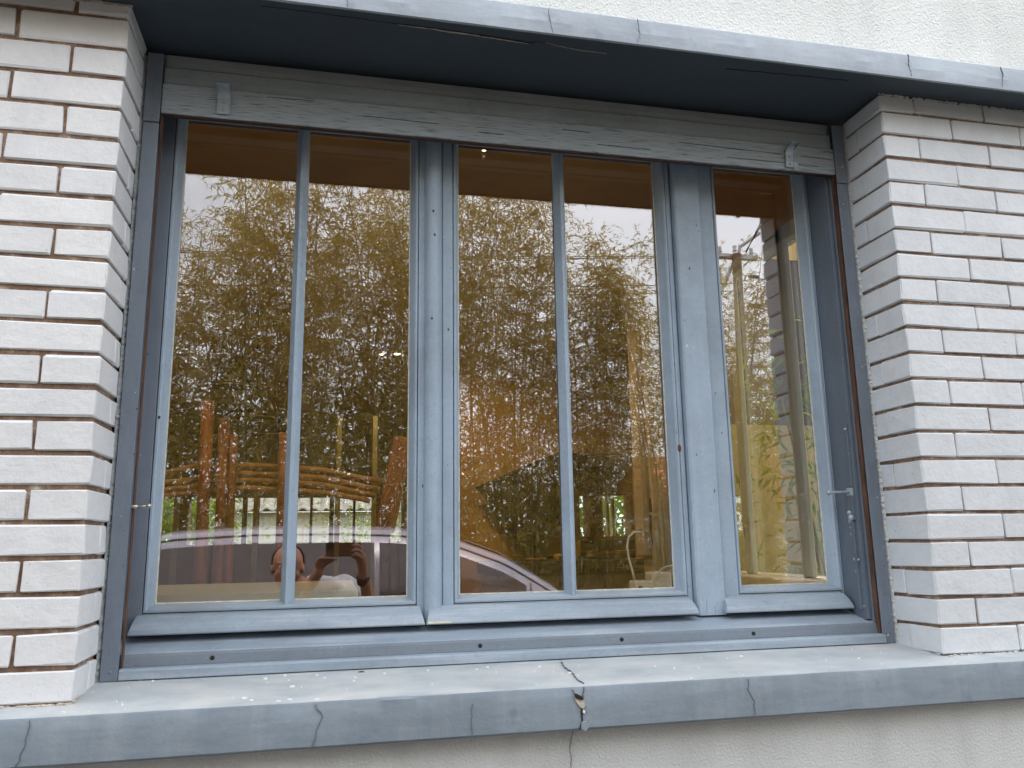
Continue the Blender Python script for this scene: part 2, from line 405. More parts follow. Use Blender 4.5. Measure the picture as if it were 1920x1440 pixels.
sliver([(1.008, -.021), (1.018, -.0235), (1.026, -.030), (1.031, -.0355), (1.033, -.046), (1.027, -.052), (1.020, -.047), (1.012, -.036)], sill, 'chip')
sliver([(1.008, -.0195), (1.015, -.021), (1.027, -.0275), (1.029, -.033), (1.022, -.034), (1.011, -.029)], sill, 'dark', -.0868, 'crack')
sliver([(1.027, -.054), (1.032, -.056), (1.0315, -.062), (1.027, -.060)], sill, 'fleck', -.0852, 'paint_fleck')
sliver([(1.023, -.079), (1.034, -.077), (1.04, -.088), (1.032, -.097), (1.022, -.092)], sill, 'sill', -.0865, 'loose_chip')
rnd = random.Random(5)
fm = MB()
def flk(x, y, z, s, dy=0):
    k = rnd.randint(4, 6); a0 = rnd.random()*6; el = rnd.uniform(1, 3)
    pts = [(x+math.cos(a0+i*2*math.pi/k)*s*el*rnd.uniform(.5, 1), y+math.sin(a0+i*2*math.pi/k)*s*rnd.uniform(.4, 1), z) for i in range(k)]
    fm.add(pts+[(p[0], p[1], p[2]-.004) for p in pts], [tuple(range(k))]+[(i, (i+1) % k, k+(i+1) % k, k+i) for i in range(k)])
for (x, y, s) in [(.42, .04, .006), (.44, .03, .004), (.36, .12, .004), (.40, .14, .003), (.47, .13, .004), (.33, -.03, .006), (.345, -.05, .004), (.40, -.068, .006), (.42, -.06, .004), (.475, -.07, .005), (.62, .11, .003),
                  (.72, .12, .003), (.86, .12, .003), (.98, .10, .004), (1.035, .03, .004), (1.0, .05, .003), (1.9, -.07, .003), (1.97, -.07, .003), (1.5, .1, .004), (.55, .06, .002), (1.25, .05, .002), (.12, .15, .006), (.09, .17, .007)]:
    flk(x, y, zs(x, y)-.001, s*.6)
for i in range(50):
    x = rnd.uniform(-.2, 2.2); y = rnd.uniform(-.075, .15); 
    if (x < 0.01 or x > 1.99) and y > -.02: continue
    flk(x, y, zs(x, y)-.0015, rnd.uniform(.0005, .0017))
o = child(fm, 'paint_flecks', M['fleck'], sill); stuff(o)
# a fallen dry leaf curl on the sill
lf = MB().tube([(.56, .105, .018), (.567, .108, .0185), (.575, .106, .018)], [.0008, .0022, .0006], 6)
o = lf.build('leaf_scrap', M['rust']); tag(o, 'tiny brown dry leaf scrap lying on the grey sill left of the big crack', 'leaf')

# ------------------------------------------------------------------ lintel
lin = thing('lintel', 'deep grey blue concrete lintel projecting above the window with a dark cracked soffit', 'lintel', (1, 0, 1.55))
rb = rough_beam([(.30, 1.57), (.02, 1.556), (-.03, 1.549), (-.062, 1.541), (-.115, 1.5265), (-.1195, 1.5285), (-.119, 1.56), (-.107, 1.606), (-.100, 1.6125), (-.003, 1.619), (.30, 1.619)], -3.2, 3.02, 420, .0007, 9)
o = child(rb, 'lintel_body', M['lintel'], lin, smooth=True); o.data.set_sharp_from_angle(angle=R(14))
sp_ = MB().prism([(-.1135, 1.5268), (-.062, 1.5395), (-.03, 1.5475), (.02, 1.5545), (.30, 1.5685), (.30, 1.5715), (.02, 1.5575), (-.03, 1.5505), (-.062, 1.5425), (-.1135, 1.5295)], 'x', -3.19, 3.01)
M['soffit'] = painted('soffit slate darkened for shade', (.048, .068, .088), (1, 1, 1), (.07, .09, .11), .3, .7, 6, False)  # shade under the lintel is put into this darker soffit colour
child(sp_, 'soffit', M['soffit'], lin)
crack([(.99, 1.61), (.985, 1.58), (.99, 1.565), (.995, 1.53)], .0014, lin, off=-.1205, seed=12)
crack([(.50, 1.60), (.495, 1.56), (.5, 1.53)], .0014, lin, off=-.1205, seed=13)
crack([(2.012, 1.60), (2.009, 1.57), (2.013, 1.533)], .0026, lin, off=-.1205, seed=14)
crack([(2.31, 1.60), (2.315, 1.575), (2.305, 1.533)], .0024, lin, off=-.1205, seed=15)
crack([(1.22, 1.60), (1.225, 1.56), (1.215, 1.53)], .0008, lin, off=-.1205, seed=16)
sz = lambda x, y: 1.5415 - (y+.062)*.0+ (0.006 if y > -.05 else 0) - .002
sof = lambda x, y: (1.5262+(y+.115)*.274 if y < -.062 else 1.5395+(y+.062)*.25)-.0020
def soff_crack(pts, w, mat, seed, name='crack'):
    rnd = random.Random(seed); mb = MB(); P = []
    for (a, c) in zip(pts[:-1], pts[1:]):
        n = max(2, int(math.dist(a, c)/.008))
        for i in range(n): t = i/n; P.append((a[0]+(c[0]-a[0])*t, a[1]+(c[1]-a[1])*t+rnd.uniform(-.0015, .0015)))
    P.append(pts[-1]); k = len(P)
    for i, (x, y) in enumerate(P):
        ww = w*(.35+.65*rnd.random())*min(1, .2+min(i, k-1-i)/6)/2
        for s_ in (-1, 1):
            mb.v.append((x, y+s_*ww, sof(x, y+s_*ww))); mb.v.append((x, y+s_*ww, sof(x, y+s_*ww)+.006))
    for i in range(k-1):
        a = i*4; c = a+4; mb.f += [(a, a+2, c+2, c), (a, c, c+1, a+1), (a+2, a+3, c+3, c+2)]
    child(mb, name, M[mat], lin)
soff_crack([(.60, -.072), (.70, -.071), (.80, -.066), (.86, -.062), (.955, -.055), (.965, -.064), (.99, -.068)], .0075, 'dark', 1)
soff_crack([(.62, -.066), (.70, -.065), (.80, -.060), (.87, -.055), (.95, -.050)], .006, 'chip', 2, 'chip')
soff_crack([(.99, -.068), (1.03, -.055), (1.09, -.045), (1.16, -.046)], .002, 'chip', 3, 'chip')
soff_crack([(1.5, -.04), (1.6, -.045), (1.75, -.055), (1.86, -.06)], .0014, 'dark', 4)
soff_crack([(.3, -.08), (.45, -.078), (.6, -.072)], .0016, 'dark', 5)

# ------------------------------------------------------------------ brick piers
rnd = random.Random(11)
def brick_mesh(lx, ly, lz, seed, nm, mt):
    mb = MB().box((-lx/2, -ly/2, -lz/2), (lx/2, ly/2, lz/2), .0032)
    r = random.Random(seed)
    mb.v = [(x+r.uniform(-.0021, .0021), y+r.uniform(-.0010, .0010), z+r.uniform(-.0019, .0019)) for x, y, z in mb.v]
    return mb.mesh(nm, M[mt])
BC = {}
def place_brick(par, x0, x1, y0, y1, z0, z1):
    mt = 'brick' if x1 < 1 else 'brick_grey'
    key = (round(x1-x0, 3), round(y1-y0, 3), round(z1-z0, 3), rnd.randint(0, 4), mt)
    if key not in BC: BC[key] = brick_mesh(x1-x0, y1-y0, z1-z0, int(key[0]*7919+key[1]*3571+key[2]*977+key[3]*131) % 9999, 'brick', mt)
    o = link('brick', BC[key], par)
    o.location = Vector(((x0+x1)/2+rnd.uniform(-.0006, .0006), (y0+y1)/2+rnd.uniform(-.0011, .0011), (z0+z1)/2))-Vector(par.location)
    o.rotation_euler = (0, rnd.uniform(-.0035, .0035), rnd.uniform(-.004, .004))
def warp_left(k):      # upper courses on the left are laid a little higher
    return {0: .018, 1: .010, 2: .0055, 3: .001}.get(k, -.0035 if 4 <= k <= 12 else -.0015)
def pier(side):
    par = thing('brick_pier', 'white painted brick pier to the left of the window, with wide brown mortar joints' if side < 0 else
                'white painted brick pier to the right of the window, in bluish shade on its return', 'brick pier',
                (-.35 if side < 0 else 2.45, .1, 0), group=None)
    X = lambda d: (-d if side < 0 else WID+d)
    def PL(d0, d1, y0, y1, z0, z1):
        a, b_ = sorted((X(d0), X(d1))); place_brick(par, a, b_, y0, y1, z0, z1)
    jx = .0075 if side < 0 else .0042; jz = .0105 if side < 0 else .0082
    nmax = 3.1 if side < 0 else 4.3
    for k in range(22):            # course k lies just under joint k (k = 0 on top)
        zt = (21-k)*H + (warp_left(k) if side < 0 else 0); zb = (20-k)*H + (warp_left(k+1) if side < 0 else 0)
        if k == 21: break
        z1 = zt-jz/2; z0 = zb+jz/2
        if k % 2 == 0:     # full stretcher on the face, header return + closer in the reveal
            PL(0, PB-jx, 0, .112, z0, z1); PL(0.001, .07, .1145, .178, z0, z1); d = PB
        else:
            PL(0, PB/2-jx, 0, .178, z0, z1); d = PB/2
        while d < PB*nmax:
            PL(d, min(d+PB-jx, PB*nmax), 0, .10, z0, z1); d += PB
    # top course under the lintel, starting one half off
    zt = 1.554 if side < 0 else 1.5475; zb = 21*H+(warp_left(0) if side < 0 else 0)
    if zt-zb > .02:
        z0 = zb+jz/2; PL(0, PB/2-jx, 0, .178, z0, zt); d = PB/2
        while d < PB*nmax: PL(d, min(d+PB-jx, PB*nmax), 0, .10, z0, zt); d += PB
    # lowest course on the sill: k = 20 ends at z = 0
    a, b_ = sorted((X(.0075), X(PB*nmax-.01)))
    core = MB().box((a, .0065, -.001), (b_, .172, 1.5545)); child(core, 'mortar', M['mortar'], par)
    # ragged fillet between the reveal and the shutter guide
    mb = MB(); n = 230; r = random.Random(3+side)
    for i in range(n+1):
        z = .012+i*(1.53-.012)/n; w = .006+.006*abs(mnoise.noise(Vector((z*14, side*3, 1))))+.006*r.random()*(1 if r.random() > .4 else .3)
        dy = r.uniform(-.0025, .0015)
        for (d, y) in ((-.0005+.001, .168+dy-w*.55), (-w*.8, .1735+dy*.5), (-w-.001, .186), (.004, .186)):
            mb.v.append((X(d), y, z))
    for i in range(n):
        for j in range(3): mb.f.append((i*4+j, i*4+j+1, i*4+5+j, i*4+4+j))
    child(mb, 'mortar_fillet', M['caulk'] if side < 0 else M['caulk_w'], par)
    # crumbly bedding at the foot and top of the pier
    mb = MB(); n = 110
    for i in range(n):
        d = r.uniform(.0, PB*(nmax-2.2)); s_ = r.uniform(.002, .006); mb.ball((X(d), r.uniform(-.005, .003), -.0005+r.uniform(-.001, .002)), s_, 5, 3, 1.6, 1, .6)
    for i in range(30): mb.ball((X(r.uniform(-.003, .002)), r.uniform(0, .16), .004), r.uniform(.002, .004), 5, 3)
    for i in range(150):
        d = r.uniform(.0, PB*(nmax-2)); mb.ball((X(d), r.uniform(-.003, .003), 1.5475+r.uniform(-.001, .002)), r.uniform(.0015, .0045), 5, 3, 2, 1, .7)
    o = child(mb, 'mortar_crumbs', M['caulk_w'] if side > 0 else M['chip'], par); stuff(o)
    return par
pier(-1); pier(1)

# ------------------------------------------------------------------ window
win = thing('window', 'slate blue timber window with three sashes, wide left and middle ones and a narrow right one', 'window', (1, .3, .1))
def wc(mb, name, mat, par=None, **k):
    par = par or win
    o = mb.build(name, mat, None, **k)
    # every node under the window sits in world coordinates
    o.parent = par; off = Vector((0, 0, 0)); q = par
    o.matrix_parent_inverse = Matrix.Translation(-Vector(win.location)) if par is win else Matrix.Identity(4)
    return o
GY = .343                 # glass plane
# fixed frame
wc(MB().prism([(.30, .093), (.215, .0715), (.203, .0685), (.199, .064), (.199, .060), (.40, .060), (.40, .093)], 'x', .012, 1.99), 'frame_sill', M['frame_h'], smooth=False, bevel=.003)
ap = MB().prism([(.1955, .0665), (.1925, .062), (.1875, .042), (.1875, .034), (.215, .034), (.215, .0665)], 'x', .030, 1.975)
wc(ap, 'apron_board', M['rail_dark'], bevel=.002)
wc(MB().prism([(.163, .0165), (.163, .036), (.167, .0395), (.1865, .0405), (.1865, .0165)], 'x', .046, 1.9635), 'weather_strip', M['frame_h'], bevel=.0015)
wc(MB().box((.03, .176, .004), (1.98, .24, .0163)), 'sill_gap_filler', M['dark_brown'])
for hx in (.236, .855, 1.22, 1.587):
    mb = MB(); n = 14
    hz = .0525
    yy = .1903
    mb.add([(hx+.0052*math.cos(2*math.pi*i/n), yy-.0016, hz+.0052*math.sin(2*math.pi*i/n)) for i in range(n)]+[(hx+.0052*math.cos(2*math.pi*i/n), yy+.006, hz+.0052*math.sin(2*math.pi*i/n)) for i in range(n)],
           [tuple(range(n))]+[(i, (i+1) % n, n+(i+1) % n, n+i) for i in range(n)])
    wc(mb, 'drain_hole', M['dark'])
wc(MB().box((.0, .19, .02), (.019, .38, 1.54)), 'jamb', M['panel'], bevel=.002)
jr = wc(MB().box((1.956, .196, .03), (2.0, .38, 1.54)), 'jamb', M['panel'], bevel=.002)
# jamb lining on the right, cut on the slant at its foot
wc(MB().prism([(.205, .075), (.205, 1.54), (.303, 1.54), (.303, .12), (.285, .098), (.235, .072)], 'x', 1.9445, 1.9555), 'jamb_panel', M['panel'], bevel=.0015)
wc(MB().box((1.9575, .1775, .03), (1.9645, .1955, 1.38)), 'bare_wood_edge', M['rust'])
wc(MB().box((.0455, .1795, .03), (.0485, .1955, 1.38)), 'bare_wood_edge', M['rust'])
wc(MB().box((.02, .285, 1.475), (1.98, .40, 1.54)), 'frame_head', M['dark_brown'])
post = MB().prism([(1.476, .283), (1.481, .278), (1.556, .278), (1.561, .283), (1.561, .40), (1.476, .40)], 'z', .095, 1.475)
wc(post, 'mullion_post', M['frame_v'])

def sash(x0, x1, gx0, gx1, bar, flat_l=(None,), nm='sash'):
    """x0..x1 outside of the sash, gx0..gx1 visible glass"""
    z0, z1, gz0, gz1 = .100, 1.49, .1665, 1.4525
    F = .3005; bw = .0195
    root = bpy.data.objects.new('sash', None); C.objects.link(root); root.parent = win
    root.empty_display_size = .1
    root.matrix_parent_inverse = Matrix.Translation(-Vector(win.location))
    bx0, bx1, bz0, bz1 = gx0-bw, gx1+bw, gz0-bw, gz1+bw
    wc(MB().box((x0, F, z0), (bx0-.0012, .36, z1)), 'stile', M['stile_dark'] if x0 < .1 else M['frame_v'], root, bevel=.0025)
    wc(MB().box((bx1+.0012, F, z0), (x1, .36, z1)), 'stile', M['frame_v'], root, bevel=.0025)
    wc(MB().box((bx0-.001, F+.0005, z0), (bx1+.001, .36, bz0-.0012)), 'bottom_rail', M['frame_h'], root, bevel=.002)
    wc(MB().box((bx0-.001, F+.0005, bz1+.0012), (bx1+.001, .36, z1)), 'top_rail', M['frame'], root, bevel=.002)
    # mitred glazing beads: outer edge proud, ramp down to the glass
    def bead(kind):
        mb = MB()
        # cross-section (t = distance from outer edge towards glass, y)
        sec = [(0, F+.004), (.0015, F-.0015), (.006, F-.0015), (.0095, F+.003), (.0175, .3365), (.0195, .3415), (0, .3415)]
        n = len(sec); vs = []
        if kind in 'LR':
            for end in (0, 1):
                for t_, y in sec:
                    x = bx0+t_ if kind == 'L' else bx1-t_; z = bz0+t_ if end == 0 else bz1-t_
                    vs.append((x, y, z))
        else:
            for end in (0, 1):
                for t_, y in sec:
                    z = bz0+t_ if kind == 'B' else bz1-t_; x = bx0+t_ if end == 0 else bx1-t_
                    vs.append((x, y, z))
        mb.add(vs, [(i, (i+1) % n, n+(i+1) % n, n+i) for i in range(n)]+[tuple(range(n)), tuple(range(n, 2*n))[::-1]])
        return mb
    for kd in 'LRBT': wc(bead(kd), 'glazing_bead', M['frame_v'] if kd in 'LR' else M['frame_h'], root)
    sw = .0022
    for a, c in (((gx0-.0005, .3405, gz0), (gx0+sw, .3425, gz1)), ((gx1-sw, .3405, gz0), (gx1+.0005, .3425, gz1)),
                 ((gx0, .3404, gz0-.0005), (gx1, .3424, gz0+sw)), ):
        wc(MB().box(a, c), 'glazing_seal', M['putty'], root)
    panes = [(gx0, gx1)] if not bar else [(gx0, bar), (bar, gx1)]
    for (a, c) in panes:
        wc(MB().box((a-(.004 if a == gx0 else -.0005), GY, gz0-.004), (c+(.004 if c == gx1 else -.0005), GY+.004, gz1+.004)), 'glass_pane', M['glass'], root)
    if bar:
        w = .0168
        prof = [(bar-w, .3425), (bar-w, .334), (bar-.010, .318), (bar-.004, .3055), (bar+.004, .3055), (bar+.010, .318), (bar+w, .334), (bar+w, .3425)]
        mb = MB(); n = len(prof); vs = []
        for (x, y) in prof: vs.append((x, y, gz0-.0005-(.0165*(.3425-y)/.037)))
        for (x, y) in prof: vs.append((x, y, gz1+.012))
        mb.add(vs, [(i, (i+1) % n, n+(i+1) % n, n+i) for i in range(n)]+[tuple(range(n))[::-1], tuple(range(n, 2*n))])
        wc(mb, 'glazing_bar', M['frame_v'], root)
        wc(MB().prism([(p[0], .3475+(.3425-p[1])*.5) for p in prof], 'z', gz0, gz1), 'glazing_bar', M['dark_brown'], root)
    return root
s1 = sash(.0195, .7765, .0785, .690, .3895)
s2 = sash(.7775, 1.473, .8275, 1.4375, 1.1315)
s3 = sash(1.563, 1.9445, 1.633, 1.9185, None)
# drip mouldings (quarter round)
def drip(x0, x1, par, cut=0):
    prof = [(.2995, .1435), (.289, .1425), (.274, .137), (.262, .127), (.2525, .113), (.2495, .104), (.2515, .1005), (.262, .1005), (.2655, .104), (.2995, .108)]
    mb = MB(); n = len(prof); vs = []
    for s_, x in ((0, x0), (1, x1)):
        for (y, z) in prof: vs.append((x+(1 if s_ == 0 else -1)*max(0, (z-.101))*cut, y, z))
    mb.add(vs, [(i, (i+1) % n, n+(i+1) % n, n+i) for i in range(n)]+[tuple(range(n)), tuple(range(n, 2*n))[::-1]])
    o = wc(mb, 'drip_moulding', M['frame_h'], par)
    b = o.modifiers.new('bevel', 'BEVEL'); b.width = .0015; b.segments = 2; b.limit_method = 'ANGLE'; b.angle_limit = R(30)
drip(.038, .7275, s1, .25); drip(.7305, 1.4665, s2, .25); drip(1.5455, 1.9375, s3, .25)
# half-round cover strip over the meeting stiles
n = 14; cx, cy = .7505, .2995
prof = [(cx+.0225*math.cos(math.pi+math.pi*i/n), cy+.0265*math.sin(math.pi+math.pi*i/n)) for i in range(n+1)]
mb = MB(); k = len(prof)
vs = [(x, y, .119-(cy-y)*.55) for x, y in prof]+[(x, y, 1.485) for x, y in prof]
mb.add(vs, [(i, (i+1) % k, k+(i+1) % k, k+i) for i in range(k)]+[tuple(range(k))[::-1], tuple(range(k, 2*k))])
o = wc(mb, 'cover_strip', M['frame_v'], smooth=True)
o.data.set_sharp_from_angle(angle=R(50))
wc(MB().box((.735, .2475, .1035), (.795, .2505, .108)), 'bare_wood_splinter', M['putty'])
# small nail holes and scars in the stiles
for (x, y, z) in [(.748, .2725, 1.21), (.752, .2725, 1.14), (.745, .2735, .90), (.0665, .298, .62), (1.452, .2998, .60), (1.455, .2998, .80)]:
    wc(MB().ball((x, y, z), .0028, 8, 5, 1, .3, 1.5), 'nail_hole', M['dark_brown'])
wc(MB().ball((1.4565, .2995, .555), .0065, 12, 8, .9, .35, 1.7), 'wood_knot', M['rust'])

rnd = random.Random(31)
pm = MB(); dm = MB()
def dab(mb, x, y, z, s, e=1.5): mb.ball((x, y, z), s, 6, 4, rnd.uniform(.7, 1.6), .22, rnd.uniform(.7, e))
for i in range(30):
    k_ = rnd.choice([0, 0, 1, 1, 2]); xx, yy = [(rnd.uniform(1.485, 1.55), .278), (rnd.choice([rnd.uniform(.709, .728), rnd.uniform(.777, .806), rnd.uniform(1.4605, 1.471), rnd.uniform(1.567, 1.6)]), .3004), (rnd.uniform(.02, .05), .3004)][k_]
    dab(dm if rnd.random() < .6 else pm, xx, yy, rnd.uniform(.15, 1.3), rnd.uniform(.0007, .0022), 3)
for i in range(26): dab(dm if rnd.random() < .5 else pm, rnd.uniform(.06, 1.9), .1655, rnd.uniform(.020, .035), rnd.uniform(.0008, .0020))
for i in range(40):
    z = rnd.uniform(.03, 1.3); side = rnd.choice([0, 1]); dab(pm if rnd.random() < .5 else dm, rnd.choice([rnd.uniform(.010, .044), .0435]) if side == 0 else rnd.uniform(1.958, 1.99), .165, z, rnd.uniform(.0006, .0017), 2.5)
stuff(wc(pm, 'pale_paint_chips', M['fleck2'])); stuff(wc(dm, 'dark_paint_chips', M['chipdark']))
crack([(1.500, .098), (1.502, .135)], .0016, win, 'y', .2772, 'hairline', seed=71, jag=.0008); crack([(1.525, .098), (1.524, .118)], .0012, win, 'y', .2772, 'hairline', seed=72, jag=.0008)

# ------------------------------------------------------------------ roller shutter
sh = thing('roller_shutter', 'rolled up grey slatted wooden shutter with a wood grained bottom bar and painted metal guides', 'roller shutter', (1, .18, 1.4))
sc_ = lambda mb, nm, mt, **k: child(mb, nm, M[mt], sh, **k)
def slat_mesh(z0, z1, y, bulge=.004, n=60, seed=0, x0=.047, x1=1.957, lip=.004):
    prof = [(y+.012, z0+.001), (y+.001, z0+.0005), (y-bulge*.5, z0+.004), (y-bulge, (z0*1.2+z1*.8)/2), (y-bulge*.6, z1-.004), (y+.001, z1-.0005), (y+.012, z1-.001)]
    mb = MB(); k = len(prof)
    for i in range(n+1):
        x = x0+(x1-x0)*i/n; w = mnoise.noise(Vector((x*2.5, seed*9, 0)))*.0016
        for (yy, z) in prof: mb.v.append((x, yy+w, z+w*.6))
    for i in range(n):
        for j in range(k): mb.f.append((i*k+j, i*k+(j+1) % k, (i+1)*k+(j+1) % k, (i+1)*k+j))
    mb.f.append(tuple(range(k))[::-1]); mb.f.append(tuple(range(n*k, n*k+k))); return mb
sc_(slat_mesh(1.377, 1.460, .171, .002, seed=1), 'bottom_bar', 'grain')
sc_(slat_mesh(1.4622, 1.513, .184, .005, seed=2), 'slat', 'slat')
sc_(slat_mesh(1.516, 1.556, .197, .006, seed=3), 'slat', 'slat_dark')
sc_(MB().box((.02, .215, 1.46), (1.98, .26, 1.568)), 'roller_box', 'slat_dark')
sc_(MB().box((.05, .175, 1.374), (1.955, .188, 1.3768)), 'bar_underside', 'dark_brown')
# long splits in the bar
def bar_crack(pts, w, seed): crack(pts, w*.75, sh, 'y', .1664, 'hairline', seed=seed, jag=.001)
bar_crack([(1.10, 1.437), (1.18, 1.4355)], .0016, 51); bar_crack([(1.45, 1.432), (1.65, 1.428), (1.78, 1.4265)], .0017, 52)
bar_crack([(.86, 1.405), (.93, 1.404)], .0012, 53); bar_crack([(1.84, 1.425), (1.95, 1.423)], .0017, 54); bar_crack([(1.2, 1.401), (1.36, 1.4)], .001, 55)
bar_crack([(.30, 1.447), (.42, 1.449)], .001, 56); bar_crack([(.55, 1.42), (.75, 1.417)], .001, 57); bar_crack([(1.6, 1.40), (1.9, 1.397)], .001, 58)
# guides: angle iron with a joint and screws
def guide(side):
    x = (lambda d: d) if side < 0 else (lambda d: WID-d)
    a, c = sorted((x(.0085), x(.045))); zsplit = 1.345
    sc_(MB().box((a, .165, .0155), (c, .1685, zsplit)), 'guide_rail', 'metal_paint', bevel=.0008)
    e, f = sorted((x(.0085), x(.012)))
    sc_(MB().box((e, .1686, .0155), (f, .19, 1.54)), 'guide_rail', 'metal_paint')
    sc_(MB().box((a-.0005, .162, zsplit+.002), (c+.0005, .166, 1.535)), 'guide_plate', 'metal_paint', bevel=.0008)
    for z in (1.365, 1.425, 1.46) if side < 0 else (1.40,):
        sc_(MB().ball((x(.029 if side < 0 else .024), .1625, z), .0042, 10, 6, 1, .7, 1), 'screw', 'metal_paint' if side < 0 else 'steel', smooth=True)
    sc_(MB().ball((x(.028), .1655, .035), .0042, 10, 6, 1, .7, 1), 'screw', 'metal_paint' if side < 0 else 'steel', smooth=True)
    if side < 0: sc_(MB().ball((.027, .168, 1.395), .011, 10, 6, 1, .35, .9), 'rust_lump', 'rust', smooth=True)
guide(-1); guide(1)
# stop hooks, each a bent plate with rivets
def hook(x0, w, zt, extra=0):
    y = .1625; th = .003
    prof = [(y, zt-.0385), (y, zt)]
    pts = [(y, zt-.0385-.002)]
    arc = [(y, zt)]
    for i in range(1, 9):
        a = R(86)*i/8; arc.append((y-.020*(1-math.cos(a))-.002*i*.6, zt+.020*math.sin(a)))
    arc.append((arc[-1][0]-.010, arc[-1][1]+.0005))
    line = [(y, zt-.042)]+arc
    outer = line; inner = [(py+th*.9, pz-th*.35) for py, pz in line]
    poly = outer+inner[::-1]
    h = sc_(MB().prism(poly, 'x', x0, x0+w), 'stop_hook', 'hardware', bevel=.0012)
    for rz in (zt-.010, zt-.032):
        r = MB().ball((x0+w*.52, y-.0005, rz), .0042, 12, 8, 1, .6, 1).build('rivet', M['hardware'], h, smooth=True)
    if extra:
        e = MB().box((x0+w+.0005, y-.0005, zt-.052), (x0+w+.013, y+.004, zt+.012), .0006).build('strap', M['hardware'], h)
        for rz in (zt-.006, zt-.022, zt-.044): MB().ball((x0+w+.007, y-.001, rz), .0026, 10, 6, 1, .6, 1).build('rivet', M['hardware'], h, smooth=True)
hook(.180, .033, 1.4275); hook(1.789, .026, 1.4265, 1)
# peg on the left guide
sc_(MB().tube([(.058, .170, .3935), (.070, .168, .3935), (.078, .166, .394)], [.0038, .0036, .0036], 10).ball((.0905-.006, .165, .3945), .0058), 'peg', 'steel', smooth=True)
sc_(MB().tube([(.043, .171, .3935), (.060, .170, .3935)], .0045, 10), 'peg', 'steel', smooth=True)
# shutter lock lever on the right jamb
lock = thing('shutter_latch', 'painted iron latch lever with a ball end on the right jamb of the window', 'latch', (1.93, .23, .42))
lc = lambda mb, nm, mt, **k: child(mb, nm, M[mt], lock, **k)
lc(MB().tube([(1.882, .235, .4235), (1.90, .232, .424), (1.944, .226, .425)], [.0034, .0042, .0045], 10).ball((1.879, .2352, .4233), .0072, 12, 8), 'lever', 'hardware', smooth=True)
lc(MB().box((1.936, .212, .413), (1.9446, .238, .436), .002), 'lever_collar', 'hardware')
lc(MB().prism([(.214, .345), (.212, .412), (.222, .424), (.235, .412), (.238, .372), (.231, .346)], 'x', 1.9365, 1.9447), 'latch_plate', 'panel', bevel=.001)
lc(MB().ball((1.9345, .224, .352), .0085, 12, 8, .8, 1, 1.1), 'pivot_bolt', 'hardware', smooth=True)
lc(MB().ball((1.9345, .230, .366), .0065, 12, 8, .8, 1, 1), 'pivot_bolt', 'hardware', smooth=True)
lc(MB().box((1.9385, .222, .10), (1.9447, .232, .345), .001), 'latch_rod', 'panel')
lc(MB().box((1.9405, .214, .44), (1.9448, .222, .62), .001), 'strike_strip', 'panel')
lc(MB().ball((1.939, .218, .605), .0042, 10, 6), 'screw', 'hardware', smooth=True)
lc(MB().ball((1.939, .214, .235), .0042, 10, 6), 'screw', 'hardware', smooth=True)
mb = MB(); rnd = random.Random(2)
for i in range(26):
    z = rnd.uniform(.10, .37); y = .245-(.37-z)*.08+rnd.uniform(-.010, .010)
    mb.ball((1.9442, y, z), rnd.uniform(.0006, .0016), 5, 3, .3, .8, rnd.uniform(1.5, 5))
stuff(lc(mb, 'paint_scuffs', 'fleck'))

# ------------------------------------------------------------------ house interior (walls, ceiling, floor are parts of the house)
M['ceil'] = plain('ochre limewashed ceiling', (.55, .34, .13), .85, 0, .12, 3, bs=.2, bscale=60)
M['ochre'] = plain('ochre plaster wall', (.62, .36, .10), .85, 0, .16, 3, bs=.3, bscale=50)
M['darkwall'] = plain('brown plaster wall', (.30, .19, .09), .85, 0, .16, 3, bs=.3, bscale=50)  # darker and browner than the ochre walls
M['khaki'] = plain('olive painted beam', (.30, .27, .12), .7, 0, .15, 4)
M['floorm'] = plain('brown floor tiles', (.22, .12, .07), .4, 0, .2, 4)
M['cream'] = plain('cream painted wood', (.72, .60, .42), .5, 0, .08, 6)
M['cream_pale'] = plain('pale grey green painted wood', (.58, .60, .50), .5, 0, .08, 6)
M['yellow'] = stucco('warm yellow render', (.50, .36, .15), 120, .6, .004)
M['wood_red'] = plain('reddish brown log wood', (.30, .10, .035), .5, 0, .35, 10, (1, 1, .4), .3, 60)
M['wood_tan'] = plain('tan pole wood', (.42, .22, .08), .45, 0, .25, 10)
M['worktop'] = plain('dark worktop', (.09, .085, .08), .5, 0, .15, 8)
M['cab'] = plain('beige cabinet front', (.55, .47, .33), .6, 0, .06, 5)
M['black'] = plain('black enamel', (.02, .028, .022), .35, 0, .2, 10)
M['brass'] = plain('brass rim', (.45, .30, .08), .35, .8, .1, 10)
M['plastic_y'] = plain('yellow plastic', (.75, .42, .03), .4, 0, .05, 10)
M['plastic_w'] = plain('off white plastic', (.72, .64, .52), .4, 0, .05, 10)
CZ = 1.80; FZ = -1.15
def box(a, c, nm, mt): return hb(MB().box(a, c), nm, M[mt])
box((-3.2, .30, CZ), (2.2, 7.75, 2.0), 'ceiling', 'ceil')
box((2.2, 1.95, CZ), (4.8, 6.25, 2.0), 'ceiling', 'ceil')
box((-3.2, .26, GZ), (2.2, 7.75, FZ), 'floor', 'floorm')
box((2.2, 1.95, GZ), (4.8, 6.25, FZ-.001), 'floor', 'floorm')
box((-3.4, .26, GZ), (-3.2, 7.75, 3.4), 'gable_wall', 'ochre')
box((-3.2, .282, FZ), (2.08, .38, .045), 'wall_below_window', 'ochre')
box((-3.2, .302, .045), (-.03, .40, CZ), 'inner_wall', 'ochre')
box((-.03, .302, 1.572), (2.08, .40, CZ), 'inner_wall', 'ochre')
box((-3.4, .31, 2.0), (2.2, 7.8, 3.4), 'upper_storey', 'stucco')
